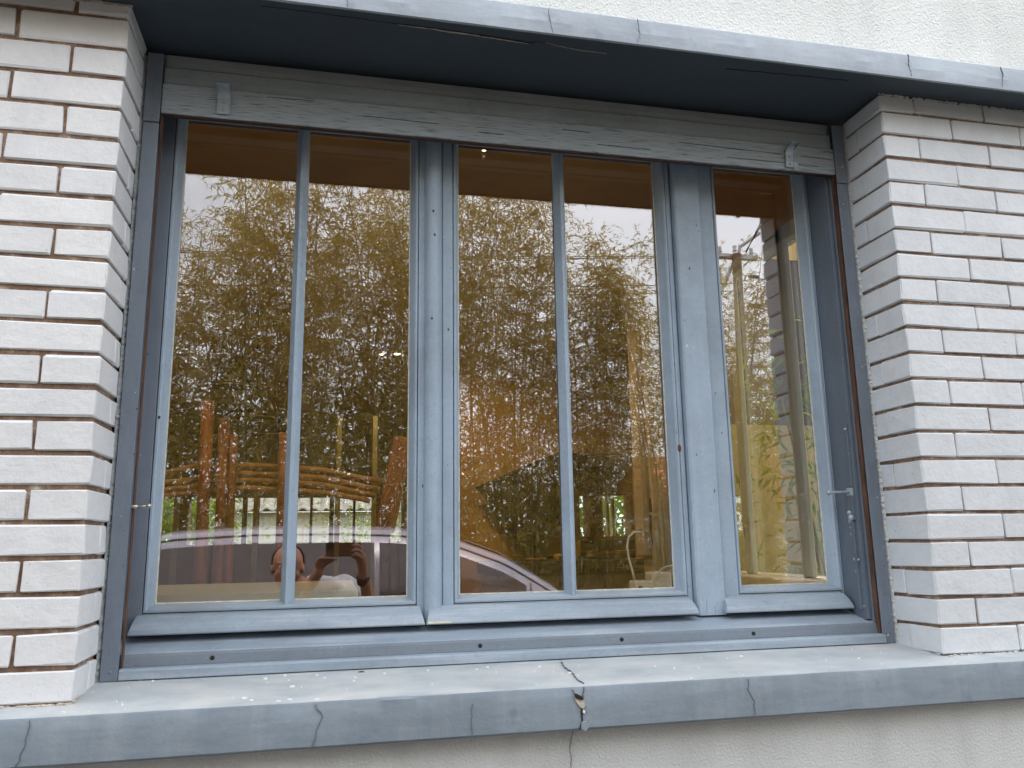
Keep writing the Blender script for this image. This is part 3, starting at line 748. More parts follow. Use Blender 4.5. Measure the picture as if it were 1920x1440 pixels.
box((2.2, 2.0, 2.0), (4.8, 6.3, 2.3), 'flat_roof', 'stucco')
# far wall with a band of windows
def wall_with_openings(y0, y1, x0, x1, zb, zt, ops, mt, name='far_wall'):
    box((x0, y0, FZ), (x1, y1, zb), name, mt); box((x0, y0, zt), (x1, y1, CZ), name, mt)
    xs = [x0]+[v for o in ops for v in o]+[x1]
    for i in range(0, len(xs), 2):
        if xs[i+1]-xs[i] > .001: box((xs[i], y0+.001, zb), (xs[i+1], y1-.001, zt), name, mt)
    for (a, c) in ops:
        hb(MB().box((a, (y0+y1)/2, zb), (c, (y0+y1)/2+.006, zt)), 'glass_pane', M['glass'])
OPS = [(-1.6, -1.15), (-1.02, -.91), (-.85, -.63), (-.572, -.10), (.109, .47), (.52, .97), (1.15, 1.28)]
wall_with_openings(7.5, 7.7, -3.2, 2.2, .33, .838, OPS, 'darkwall')
for x in (-.43, -.30, .272, .745, -1.38): box((x-.014, 7.56, .33), (x+.014, 7.62, .838), 'muntin', 'dark_brown')
box((-.465, 7.555, .33), (-.44, 7.62, .838), 'muntin', 'dark_brown')
beam = MB().box((-3.1, 7.25, 1.17), (2.0, 7.48, 1.50), .01).build('ceiling_beam', M['khaki']); tag(beam, 'wide olive beam crossing the far wall above the row of bright windows', 'beam')
# partition with the opening to the kitchen
box((1.285, 3.2, FZ), (2.055, 3.34, CZ-.001), 'partition', 'ochre')
box((2.055, 3.201, .866), (4.8, 3.339, CZ-.002), 'partition', 'ochre')
box((2.48, 3.2, FZ), (4.8, 3.34, .865), 'partition', 'ochre')
# kitchen shell
wall_with_openings(6.05, 6.25, 2.2, 4.8, .345, .76, [(2.93, 3.04), (3.187, 3.492), (3.8, 4.2)], 'darkwall')
for x in (3.318, 3.262): box((x-.012, 6.1, .345), (x+.012, 6.15, .76), 'muntin', 'cream')
box((4.8, 1.95, GZ), (5.0, 6.25, 2.3), 'gable_wall', 'ochre')
box((2.2, 1.95, GZ), (4.8, 2.1, .88), 'yellow_wall', 'yellow'); box((2.2, 1.96, .88), (4.8, 2.1, 2.0), 'dark_upper_wall', 'dark_brown')  # upper stretch made dark brown to stand for shade above the yellow
box((2.2, 3.34, FZ), (2.25, 7.7, CZ-.003), 'inner_wall', 'darkwall') if False else None
box((2.2, 6.25, FZ), (2.3, 7.7, CZ-.003), 'inner_wall', 'darkwall')
kb = MB().box((2.85, 5.6, .30), (3.7, 6.04, .345), .006).build('wall_shelf', M['wood_tan']); tag(kb, 'brown timber shelf under the green kitchen window', 'shelf')
kc = thing('kitchen_cupboard', 'dark brown kitchen cupboard below the window shelf', 'cupboard', (3.3, 5.5, FZ))
child(MB().box((2.7, 5.3, FZ), (4.0, 5.95, .17), .01), 'carcass', M['wood_red'], kc); child(MB().box((2.66, 5.26, .172), (4.04, 5.97, .21), .008), 'top', M['wood_tan'], kc)
# side wall of the bay with its own casement window
y_open = [(.44, .655), (.715, 1.05), (1.11, 1.56)]
box((2.08, .30, GZ), (2.2, 1.95, .165), 'side_wall', 'cream'); box((2.08, .30, 1.42), (2.2, 1.95, CZ-.001), 'side_wall', 'ochre')
box((2.081, .305, .165), (2.199, .42, 1.42), 'side_wall', 'ochre'); box((2.081, 1.62, .165), (2.199, 1.951, 1.42), 'side_wall', 'cream')
cas = thing('side_casement', 'cream framed casement window in the side wall seen through the narrow right pane', 'window', (2.1, 1.1, .17))
cb = lambda a, c, nm, mt: child(MB().box(a, c, .004 if nm != 'glass_pane' else 0), nm, M[mt], cas)
cb((2.070, .66, .166), (2.095, .712, 1.419), 'stile', 'cream_pale'); cb((2.07, .42, .166), (2.095, .442, 1.419), 'stile', 'dark_brown'); cb((2.070, 1.052, .166), (2.095, 1.104, 1.419), 'stile', 'cream_pale'); cb((2.070, 1.56, .166), (2.095, 1.62, 1.419), 'stile', 'cream_pale')
cb((2.07, .444, 1.36), (2.13, 1.558, 1.418), 'rail', 'cream_pale'); cb((1.98, .42, .13), (2.079, 1.66, .164), 'sill_board', 'cream')
for a, c in y_open: cb((2.10, a, .166), (2.105, c, 1.36), 'glass_pane', 'glass')
cb((2.056, 1.06, .30), (2.0695, 1.075, .36), 'handle', 'steel')
# cream casing at the end of the side wall, with its bolt
cs = thing('door_casing', 'cream wooden casing standing at the right edge of the middle window view', 'casing', (2.03, 1.95, FZ))
cc = lambda a, c, nm, mt: child(MB().box(a, c, .004), nm, M[mt], cs)
cc((2.0, 1.84, FZ), (2.079, 1.99, CZ-.01), 'post', 'cream'); cc((1.965, 1.885, .225), (1.998, 1.99, CZ-.01), 'board', 'cream'); cc((2.03, 1.82, FZ), (2.046, 1.84, CZ-.01), 'bead', 'cream_pale')
cc((1.994, 1.865, .50), (2.0, 1.882, .66), 'bolt', 'steel'); cc((1.998, 1.85, .43), (2.012, 1.884, .50), 'bolt_plate', 'black'); cc((1.996, 1.86, .27), (2.004, 1.882, .42), 'bolt', 'black'); cc((2.012, 1.832, .24), (2.024, 1.84, .36), 'latch', 'cream_pale')
# counter
ct = thing('kitchen_counter', 'beige counter with thick dark worktop in front of the ochre wall', 'counter', (1.9, 2.8, FZ))
child(MB().box((1.40, 2.62, FZ), (2.28, 3.18, .118), .004), 'carcass', M['cab'], ct); child(MB().box((1.38, 2.59, .12), (2.30, 3.19, .192), .005), 'worktop', M['worktop'], ct)
tp = thing('tape_measure', 'yellow and black tape measure on the dark worktop', 'tape measure', (1.745, 2.62, .192))
child(MB().box((1.725, 2.61, .1935), (1.765, 2.66, .232), .008), 'case', M['plastic_y'], tp); child(MB().box((1.738, 2.606, .2), (1.756, 2.6115, .222), .001), 'badge', M['black'], tp)
dr = thing('tool_bag', 'black tool bag lying on the worktop left of the yellow tape', 'bag', (1.66, 2.7, .192))
child(MB().ball((1.665, 2.72, .215), .045, 14, 8, 1.1, 1, .5), 'bag_body', M['black'], dr, smooth=True)
dt = thing('hand_tool', 'dark hand tool lying on the worktop right of the glazing bar', 'tool', (1.95, 2.66, .192))
child(MB().tube([(1.87, 2.66, .207), (1.95, 2.66, .21), (1.98, 2.66, .208), (2.06, 2.67, .206)], [.011, .014, .008, .012], 10), 'tool_body', M['black'], dt, smooth=True)
child(MB().tube([(1.56, 2.65, .204), (1.68, 2.64, .204)], .009, 8), 'handle', M['wood_tan'], thing('chisel', 'thin tan handled chisel at the left end of the dark worktop', 'chisel', (1.6, 2.65, .192)))
# hanging dark cloth
mb = MB(); pts_top = [(1.359, .64), (1.62, .748), (1.889, .859), (2.05, .858)]
n = 40
for i in range(n+1):
    s = i/n; x = 1.359+(2.05-1.359)*s
    zt = .64+(x-1.359)*(.219/.53) if x < 1.889 else .859-(x-1.889)*.01
    zb = .64-(x-1.359)*(.464/.323) if x < 1.682 else .176+(x-1.682)*1.35
    for j in range(13):
        t = j/12; mb.v.append((x, 3.10+.022*math.sin(s*34+t*2)*(.3+t)+(.012*mnoise.noise(Vector((x*9, t*4, 0)))), zt+(zb-zt)*t))
for i in range(n):
    for j in range(12): a = i*13+j; mb.f.append((a, a+1, a+14, a+13))
M['cloth_dark'] = plain('dark olive cloth', (.055, .05, .022), .9, 0, .3, 12)
cl = mb.build('hanging_cloth', M['cloth_dark'], smooth=True); so = cl.modifiers.new('solid', 'SOLIDIFY'); so.thickness = .004
tag(cl, 'dark triangular cloth hanging point down in front of the ochre wall', 'cloth')
# desk by the window
dk = thing('desk', 'cream topped desk standing inside behind the left sash', 'desk', (-.2, 1.1, FZ))
M['desk'] = plain('pale cream laminate', (.62, .62, .48), .45, 0, .05, 4)
M['grey_edge'] = plain('grey brown edge', (.22, .19, .16), .6, 0, .1, 4)
child(MB().box((-1.4, .745, .140), (.577, 1.45, .166), .002), 'desk_top', M['desk'], dk); child(MB().box((-1.38, .75, .02), (.56, .77, .139)), 'apron', M['grey_edge'], dk)
for x in (-1.36, .52):
    for y in (.78, 1.38): child(MB().box((x, y, FZ), (x+.05, y+.05, .139)), 'leg', M['grey_edge'], dk)
# socket block and cable at the right of the middle sash
sb = thing('socket_block', 'cream power socket block on the inner sill in the corner of the middle sash', 'socket', (1.45, .6, .14))
box((-.03, .40, .045), (2.08, .70, .128), 'inner_sill', 'cream')
child(MB().box((1.413, .575, .1285), (1.475, .64, .176), .005), 'block', M['plastic_w'], sb); child(MB().box((1.42, .571, .135), (1.432, .576, .160), .001), 'socket_hole', M['black'], sb)
child(MB().tube([(1.418, .60, .177), (1.414, .60, .20), (1.404, .605, .245), (1.402, .61, .28), (1.412, .62, .31), (1.435, .63, .326), (1.462, .64, .325)], .0035, 8), 'cable', M['plastic_w'], sb, smooth=True)
pl = thing('wall_plug', 'white plug with a thin lead at the inner right corner of the middle sash', 'plug', (1.53, .6, .14))
child(MB().box((1.475, .592, .1285), (1.54, .66, .20), .006), 'housing', M['plastic_w'], pl)
child(MB().tube([(1.470, .60, .15), (1.478, .58, .185), (1.50, .575, .212), (1.53, .575, .22), (1.545, .59, .218)], .0026, 8), 'lead', M['plastic_w'], pl, smooth=True)
# pendants
def pendant(x, y, rim, lab):
    t = thing('pendant_lamp', lab, 'lamp', (x, y, CZ), group='black pendant lamps')
    r, h = .128, .17
    prof = [(.012, h+.03), (.02, h), (.06, h*.9), (.10, h*.62), (.122, h*.3), (r, 0), (r-.006, .002), (.112, h*.3), (.09, h*.6), (.05, h*.84), (.0, h*.92)]
    child(MB().lathe(prof, (x, y, rim), 28), 'lamp_shade', M['black'], t, smooth=True)
    child(MB().lathe([(r-.001, -.004), (r+.003, -.002), (r+.003, .004), (r-.001, .005), (r-.001, -.004)], (x, y, rim), 28), 'rim', M['brass'], t, smooth=True)
    child(MB().tube([(x, y, rim+h+.02), (x, y, CZ-.02)], .003, 6), 'cord', M['black'], t)
    child(MB().lathe([(.0, -.03), (.035, -.028), (.045, 0)], (x, y, CZ-.0005), 16), 'ceiling_rose', M['black'], t)
pendant(-.115, 3.2, 1.25, 'black dome pendant lamp hanging highest and leftmost behind the left sash')
pendant(.0, 3.45, 1.10, 'black dome pendant lamp hanging between the other two pendants')
pendant(.10, 3.7, 1.02, 'black dome pendant lamp hanging lowest and rightmost of the pendants')
# ceiling spots (lit), the last two added and unseen
E1 = emis('warm lit bulb', (1, .75, .4), 14)
def spot(x, y, pw, lab, r=.028):
    t = thing('ceiling_spot', lab, 'light', (x, y, CZ), group='small warm ceiling spots')
    child(MB().lathe([(r+.012, 0), (r+.014, -.006), (r+.004, -.010), (r, -.004)], (x, y, CZ-.0005), 20), 'ring', M['steel'], t)
    child(MB().lathe([(0, -.012), (r*.7, -.010), (r, -.003)], (x, y, CZ-.001), 16), 'bulb', E1, t, smooth=True)
    ld = bpy.data.lights.new('spot_light', 'SPOT'); ld.energy = pw*2.6; ld.color = (1, .68, .34); ld.shadow_soft_size = .006; ld.spot_size = R(150); ld.spot_blend = .6
    o = bpy.data.objects.new('spot_light', ld); C.objects.link(o); o.location = (0, 0, -.03); o.parent = t
spot(.973, 4.47, 10, 'small bright warm ceiling spot seen at the right of the left sash')
spot(.85, 4.5, 4, 'weaker warm ceiling spot just left of the bright one', .018)
spot(1.033, 1.0, 1.6, 'warm ceiling spot glowing at the top of the middle sash', .007)
spot(.995, 2.2, 13, 'added warm spot lighting the ochre wall, its bulb unseen behind the meeting stiles')  # light added for the ochre wall, bulb kept out of view
spot(-.5, 2.2, 9, 'added warm fill spot over the log bench end')  # fill light added to brighten the logs, outside the view
# rustic log furniture
lb = thing('log_bench', 'rustic reddish log bench with upright posts and curved pole rails', 'bench', (.2, 3.1, FZ))
def log(pts, r, nm='post', mt='wood_red'):
    rr = [r*(1+.06*math.sin(i*2.3)) for i in range(len(pts))]; child(MB().tube(pts, rr, 12), nm, M[mt], lb, smooth=True)
for (x, w, top) in [(-.212, .036, 1.13), (-.118, .03, 1.026), (-.062, .022, .934), (.214, .026, .95)]:
    log([(x+.01, 3.0, FZ), (x+.006, 3.0, -.2), (x, 3.0, .5), (x-.006, 3.0, top)], w)
child(MB().prism([(.735, .36), (.84, .37), (.935, .92), (.845, .935)], 'y', 2.97, 3.02), 'slanted_plank', M['wood_red'], lb, bevel=.006)
child(MB().prism([(.82, .36), (.86, .37), (1.0, 1.05), (.945, 1.06)], 'y', 3.05, 3.10), 'slanted_plank', M['wood_red'], lb, bevel=.006)
for i, (a, c, d) in enumerate([(.60, .715, .77), (.55, .665, .69), (.51, .622, .65), (.475, .588, .615)]):
    log([(-1.0, 3.05, a-.06), (-.7, 3.03, a), (-.45, 3.02, c-.005), (-.24, 3.03, d-.005)], .016, 'rail', 'wood_tan')
for i, (a, c) in enumerate([(.752, .665), (.705, .618), (.666, .581), (.62, .55)]):
    log([(-.21, 3.04, a-.005), (.0, 3.04, a+.01), (.24, 3.03, a), (.45, 3.02, a-.02), (.65, 3.0, (a+3*c)/4), (.80-.03*i, 2.99, c)], .016, 'rail', 'wood_tan')
child(MB().box((-1.0, 2.9, -.72), (.85, 3.4, -.66), .01), 'seat', M['wood_tan'], lb)
for x, lab in ((-.70, 'leftmost thin upright tan wooden post in the dim room'), (-.10, 'thin upright tan wooden post just left of the first glazing bar'), (.54, 'thin upright tan wooden post in the middle between glazing bar and slanted plank'), (.835, 'rightmost thin upright tan wooden post, behind the slanted plank')):
    o = MB().box((x-.02, 4.98, FZ), (x+.02, 5.02, 1.37), .003).build('wooden_post', M['khaki']); tag(o, lab, 'post', 'thin upright posts in the room')

# ------------------------------------------------------------------ behind the house, seen through the far windows
ob = thing('outbuilding', 'low cream outbuilding with grey pantile roof seen through the far windows', 'outbuilding', (.3, 15.5, GZ))
M['boards'] = plain('cream boarded wall', (.78, .74, .62), .8, 0, .08, 3)
M['tile'] = plain('weathered pantile', (.36, .33, .28), .8, 0, .35, 7)
for i in range(46):
    child(MB().box((-2.3+i*.12, 14.0+(.006 if i % 2 else 0), GZ), (-2.3+i*.12+.112, 14.05, .93)), 'board', M['boards'], ob)
child(MB().box((-2.32, 14.04, GZ), (3.25, 18, .92)), 'wall', M['boards'], ob)
tm = MB(); kk = 9
for j in (0, 1):
    for i in range(kk): a = i/(kk-1); tm.v.append((a*.22-.11, j*.34, .028*math.sin(a*2*math.pi)+j*.10-.006*j))
for j in (0, 1):
    for i in range(kk): a = i/(kk-1); tm.v.append((a*.22-.11, j*.34, .028*math.sin(a*2*math.pi)+j*.10-.018))
for i in range(kk-1): tm.f += [(i, i+1, kk+i+1, kk+i), (2*kk+i, 3*kk+i, 3*kk+i+1, 2*kk+i+1), (i, 2*kk+i, 2*kk+i+1, i+1)]
tme = tm.mesh('roof_tile', M['tile'], True)
for r_i in range(6):
    for c_i in range(27):
        o = link('roof_tile', tme, ob); o.location = Vector((-2.45+c_i*.215+.11, 13.75+r_i*.30, .97+r_i*.088+random.uniform(-.004, .004)))-Vector(ob.location); o.rotation_euler = (0, 0, random.uniform(-.02, .02))
child(MB().add([(-2.5, 13.8, .93), (3.4, 13.8, .93), (3.4, 18, 2.2), (-2.5, 18, 2.2), (-2.5, 13.8, .95), (3.4, 13.8, .95), (3.4, 18, 2.22), (-2.5, 18, 2.22)],
      [(0, 1, 2, 3), (4, 7, 6, 5), (0, 4, 5, 1)]), 'roof_deck', M['dark_brown'], ob)

# ------------------------------------------------------------------ foliage
def leaf(mb, p, d, ln, wd, rnd):
    d = d.normalized(); s = d.cross(Vector((rnd.uniform(-1, 1), rnd.uniform(-1, 1), rnd.uniform(-1, 1))))
    if s.length < 1e-3: return
    s.normalize(); q = p+d*ln*.4; e = p+d*ln+Vector((0, 0, -ln*.12))
    k = len(mb.v); mb.v += [p[:], (q+s*wd)[:], e[:], (q-s*wd)[:]]; mb.f += [(k, k+1, k+2), (k, k+2, k+3)]
def bamboo_meshes(seed, n_leaf, h=5.2, rad=.75):
    rnd = random.Random(seed); fo = MB(); culms = []
    nc = 6
    for c in range(nc):
        a = rnd.uniform(0, 6.28); r0 = rnd.uniform(0, .35)*rad; lean = rnd.uniform(.2, 1.3)*rad; hh = h*rnd.uniform(.8, 1.05)
        da = a+rnd.uniform(-.6, .6)
        pts = []
        for i in range(11):
            t = i/10; bend = t**2.2
            pts.append(Vector((math.cos(a)*r0+math.cos(da)*lean*bend, math.sin(a)*r0+math.sin(da)*lean*bend, hh*t-lean*.25*t**4)))
        culms.append((pts, [.011*(1-.85*i/10)+.0015 for i in range(11)]))
    br = []
    while len(fo.f) < n_leaf*2:
        pts, _ = rnd.choice(culms); t = rnd.uniform(.08, 1)**.85*10; i = min(9, int(t)); p = pts[i].lerp(pts[i+1], t-i)
        a = rnd.uniform(0, 6.28); el = rnd.uniform(-.1, .9); d = Vector((math.cos(a)*math.cos(el), math.sin(a)*math.cos(el), math.sin(el)))
        bl = rnd.uniform(.2, .95)*(1-.45*t/10)
        nl = rnd.randint(6, 14); droop = rnd.uniform(.1, .5)
        for q in range(nl):
            s = (q+1)/nl; pp = p+d*bl*s+Vector((0, 0, -droop*bl*s*s))
            ld = d*rnd.uniform(.2, 1)+Vector((rnd.uniform(-.8, .8), rnd.uniform(-.8, .8), rnd.uniform(-1.1, .35)))
            leaf(fo, pp, ld, rnd.uniform(.05, .115), rnd.uniform(.0042, .0075), rnd)
        if rnd.random() < .35: br.append([p[:], (p+d*bl*.55-Vector((0, 0, droop*bl*.3)))[:], (p+d*bl-Vector((0, 0, droop*bl)))[:]])
    me = bpy.data.meshes.new('foliage'); me.from_pydata(fo.v, [], fo.f); me.materials.append(M['bamboo'])
    cm = []
    for pts, rr in culms: cm.append(MB().tube([p[:] for p in pts], rr, 6).mesh('culm', M['culm'], True))
    tw = MB()
    for b_ in br: tw.tube(b_, [.0025, .0018, .001], 3, cap=False)
    return me, cm, tw.mesh('twigs', M['culm'])
BV = [bamboo_meshes(s, 10800) for s in (1, 2, 3)]
BL = {0: 'tall bamboo clump with fine drooping leaves standing in the hedge behind the parked car'}
def clump(x, y, k, rz, s, sz, grp='bamboo clumps in the hedge behind the car'):
    me, cm, tw = BV[k]
    t = thing('bamboo_clump', BL[0], 'bamboo', (x, y, GZ), rz, grp); t.scale = (s, s, sz)
    stuff(link('foliage', me, t)); stuff(link('twigs', tw, t))
    for c in cm: link('culm', c, t)
rnd = random.Random(21)
def hedge_h(x):
    if x < -1.6: return 1.08
    if x < -.4: return 1.0
    if x < 2.9: return 1.26
    if x < 3.7: return 1.12
    return 1.0
x = -9.0
while x < 5.0:
    for row in range(2):
        hs = hedge_h(x)*rnd.uniform(.93, 1.06)
        clump(x+rnd.uniform(-.25, .25), -5.7-row*.9+rnd.uniform(-.3, .3), rnd.randint(0, 2), rnd.uniform(0, 6.28), rnd.uniform(.95, 1.15), hs*(1 if row == 0 else .95))
    x += .72
clump(5.35, -6.4, 1, 2.2, .8, .70); clump(5.9, -7.3, 0, 1.2, .8, .80); clump(6.5, -7.9, 2, 4.2, .7, .84); clump(5.6, -7.9, 1, 3.2, .8, .8)
clump(6.3, -8.4, 2, .7, .9, .92); clump(7.6, -8.6, 0, 1.7, .9, .82); clump(9.0, -9.0, 1, 3.7, 1, .9); clump(10.4, -9.4, 0, .7, 1, .8)
def bush(x, y, z, r, h, n, mat, lab, nm='leafy_bush', seed=0, lf=(.07, .13, .02), group=None):
    rnd = random.Random(seed); mb = MB(); st = MB()
    cl = []
    for i in range(14):
        a = rnd.uniform(0, 6.28); q = rnd.uniform(.2, .9)*r; cl.append(Vector((math.cos(a)*q, math.sin(a)*q*.8, h*rnd.uniform(.25, .95))))
        st.tube([(0, 0, 0), tuple(cl[-1]*.5+Vector((0, 0, .1))), tuple(cl[-1])], [.02, .012, .004], 6)
    while len(mb.f) < 2*n:
        c = rnd.choice(cl); v = Vector((rnd.gauss(0, 1), rnd.gauss(0, 1), rnd.gauss(0, 1)))*r*.26; p = c+v
        if p.z < 0: continue
        leaf(mb, p, v+Vector((rnd.uniform(-.4, .4), rnd.uniform(-.4, .4), rnd.uniform(-.5, .3))), rnd.uniform(lf[0], lf[1]), lf[2]*rnd.uniform(.6, 1.2), rnd)
    t = thing(nm, lab, 'bush', (x, y, z), group=group)
    stuff(mb.build('foliage', mat, t, raw=True)); st.build('stems', M['culm'], t)
bush(-2.2, 10.5, GZ, 1.2, 3.0, 9000, M['green_leaf'], 'bright green bush beyond the leftmost far window', seed=1, lf=(.09, .16, .03))
bush(4.1, 8.4, GZ, 1.9, 3.4, 9500, M['green_leaf'], 'sunlit green bush filling the kitchen window', seed=2, lf=(.09, .17, .032))
bush(6.0, 9.0, GZ, 1.9, 3.6, 6000, M['green_leaf'], 'green bush farther right beyond the kitchen', seed=12)
bush(2.75, 1.25, GZ, .5, 2.6, 2400, M['green_leaf'], 'narrow green plant growing by the yellow wall outside the side casement', 'wall_plant', 3, (.05, .10, .008))
bush(1.3, 11.5, GZ, .9, 2.0, 2500, M['green_leaf'], 'small bush at the right of the outbuilding wall', seed=4)

M['dark_leaf'] = leafmat('dark evergreen leaves', (.015, .022, .006), (.045, .055, .015), .2)
def tree(x, y, h, r, n, lab, seed):
    rnd = random.Random(seed); mb = MB(); st = MB(); cl = []
    st.tube([(0, 0, 0), (.1, 0, h*.3), (0, .1, h*.7), (0, 0, h*.92)], [.16, .12, .07, .02], 8)
    for i in range(46):
        z = h*rnd.uniform(.08, .97); rr = r*(1-.55*(z/h)**2)*math.sqrt(rnd.random()); a = rnd.uniform(0, 6.28); c = Vector((rr*math.cos(a), rr*math.sin(a), z)); cl.append(c)
        if i % 3 == 0: st.tube([(0, 0, z*.8), tuple(c)], [.035, .008], 5)
    while len(mb.f) < 2*n:
        c = rnd.choice(cl); v = Vector((rnd.gauss(0, 1), rnd.gauss(0, 1), rnd.gauss(0, 1)))*r*.24
        leaf(mb, c+v, v+Vector((rnd.uniform(-.6, .6), rnd.uniform(-.6, .6), rnd.uniform(-.6, .3))), rnd.uniform(.14, .26), rnd.uniform(.03, .055), rnd)
    t = thing('evergreen_tree', lab, 'tree', (x, y, GZ), group='evergreen trees behind the bamboo hedge')
    stuff(mb.build('crown', M['dark_leaf'], t, raw=True)); st.build('trunk', M['pole0'], t)
M['pole0'] = plain('dark bark', (.05, .035, .025), .9, 0, .3, 12)
hg = thing('clipped_hedge', 'low dark clipped hedge running behind the bamboo and the trees', 'hedge', (-2, -12.6, GZ))
child(MB().box((-12, -13.0, GZ), (8.5, -12.2, .15), .1), 'hedge_core', M['dark_leaf'], hg)
mb = MB(); rnd = random.Random(77)
while len(mb.f) < 2*16000:
    z = GZ+rnd.random()**.6*(.55-GZ); p = Vector((rnd.uniform(-12, 8.5), -12.15+rnd.gauss(0, .10)-(.4*rnd.random() if z > .1 else 0), z))
    leaf(mb, p, Vector((rnd.uniform(-1, 1), rnd.uniform(-.2, 1), rnd.uniform(-.6, 1))), rnd.uniform(.07, .13), rnd.uniform(.02, .035), rnd)
o = mb.build('foliage', M['dark_leaf'], None, raw=True); o.parent = hg; o.matrix_parent_inverse = Matrix.Translation(-Vector(hg.location)); stuff(o)
side_names = ['leftmost', 'second from the left', 'third from the left', 'middle', 'third from the right', 'second from the right', 'rightmost']
for i, (x, h) in enumerate([(-8, 5.2), (-5.2, 5.8), (-2.9, 4.9), (-.8, 6.0), (1.3, 5.2), (3.2, 3.8), (5.2, 3.0)]):
    tree(x, -14.5-(i % 2), h*.95, 1.75, 3000, 'dark evergreen tree behind the bamboo, %s of the row of seven' % side_names[i], 50+i)

# ------------------------------------------------------------------ parked car
M['carpaint'] = plain('pale lilac silver car paint', (.36, .33, .38), .22, .25, .03, 2, bs=0, coat=1)
M['cardark'] = plain('black car trim', (.015, .015, .017), .45, 0, .1, 10, bs=0)
M['tyre'] = plain('tyre rubber', (.02, .02, .02), .85, 0, .2, 30)
M['rim'] = plain('alloy rim', (.5, .5, .52), .3, .9, .05, 10)
m_, t_, b_, L_ = nodes('tinted car glass'); b_.inputs['Base Color'].default_value = (.09, .07, .072, 1); b_.inputs['Roughness'].default_value = .02; b_.inputs['Specular IOR Level'].default_value = .9; b_.inputs['IOR'].default_value = 1.95
M['carglass'] = m_
YC = -3.70
car = thing('parked_car', 'pale lilac silver people carrier parked facing right, mirrored in the lower panes', 'car', (1.0, YC, GZ))
ST = [(-1.34, -.62, -.60), (-1.28, -.42, -.46), (-1.2, -.28, -.37), (-1.05, .12, -.36), (-.9, .33, -.36), (-.5, .405, -.36), (0, .43, -.36), (.5, .43, -.36), (.95, .412, -.36), (1.3, .345, -.36), (1.65, .215, -.37),
      (2.0, .0, -.38), (2.35, -.27, -.40), (2.5, -.355, -.42), (2.9, -.43, -.47), (3.2, -.54, -.57), (3.32, -.72, -.74)]
def top_at(x):
    for a, c in zip(ST[:-1], ST[1:]):
        if a[0] <= x <= c[0]: t = (x-a[0])/(c[0]-a[0]); t2 = t; return a[1]+(c[1]-a[1])*t2
    return ST[-1][1]
def belt_at(x):
    for a, c in zip(ST[:-1], ST[1:]):
        if a[0] <= x <= c[0]: t = (x-a[0])/(c[0]-a[0]); return a[2]+(c[2]-a[2])*t
    return ST[-1][2]
def endtaper(x): return 1-.14*max(0, (x-2.6)/.72)**2-.10*max(0, (-.9-x)/.44)**2
def side_hw(x, z):
    """half width of the greenhouse side at height z"""
    be, tp = belt_at(x), top_at(x)-.045
    t = 0 if tp <= be+.01 else max(0, min(1, (z-be)/max(.2, (.385-be))))
    return (.885-.02*t-.17*t**1.6)*endtaper(x)
def section(x):
    tp, be = top_at(x), belt_at(x); e = endtaper(x); rail = max(be+.002, tp-.045)
    hw = lambda z: side_hw(x, z)
    P = [(0, -1.17), (.70*e, -1.17), (.86*e, -1.10), (.885*e, -.85), (.905*e, -.62), (.885*e, be)]
    for t in (.33, .66): z = be+(rail-be)*t; P.append((hw(z), z))
    P.append((hw(rail), rail)); P.append((hw(rail)-.05, tp-.012)); P.append((hw(rail)*.55, tp+.012 if x < 2.4 else tp+.004)); P.append((0, tp+.02 if x < 2.4 else tp+.01))
    return P
mb = MB(); sect = [section(s[0]) for s in ST]; k = len(sect[0])
xs2 = []
for a, c in zip(ST[:-1], ST[1:]):
    nn = max(1, int((c[0]-a[0])/.09)); xs2 += [a[0]+(c[0]-a[0])*i/nn for i in range(nn)]
xs2.append(ST[-1][0]); secs = [section(x) for x in xs2]; ring = 2*k-2
for x, P in zip(xs2, secs):
    full = [(y, z) for y, z in P]+[(-y, z) for y, z in P[-2:0:-1]]
    for (y, z) in full: mb.v.append((x, YC+y, z))
for i in range(len(xs2)-1):
    for j in range(ring): mb.f.append((i*ring+j, i*ring+(j+1) % ring, (i+1)*ring+(j+1) % ring, (i+1)*ring+j))
mb.f.append(tuple(range(ring))); mb.f.append(tuple(range((len(xs2)-1)*ring, len(xs2)*ring)))
child(mb, 'body', M['carpaint'], car, smooth=True)
def patch(nm, mt, xs, zb, zt, off=.006, side=1, n=4):
    mb = MB()
    for x in xs:
        for j in range(n+1):
            z = zb(x)+(zt(x)-zb(x))*j/n; mb.v.append((x, YC+side*(side_hw(x, z)+off), z))
    for x in xs:
        for j in range(n+1):
            z = zb(x)+(zt(x)-zb(x))*j/n; mb.v.append((x, YC+side*(side_hw(x, z)-.01), z))
    N_ = len(xs)*(n+1); m2 = n+1
    for i in range(len(xs)-1):
        for j in range(n): a = i*m2+j; mb.f.append((a, a+1, a+m2+1, a+m2))
    for i in range(len(xs)-1):
        for j in (0, n): a = i*m2+j; mb.f.append((a, a+m2, a+m2+N_, a+N_))
    for i in (0, len(xs)-1):
        for j in range(n): a = i*m2+j; mb.f.append((a, a+1, a+1+N_, a+N_))
    return child(mb, nm, M[mt], car, smooth=False)
lin_ = lambda a, c, n: [a+(c-a)*i/n for i in range(n+1)]
wt = lambda x: min(.325, top_at(x)-.105) if x < 1.0 else top_at(x)-.105-(x-1)*.02
wb = lambda x: -.315
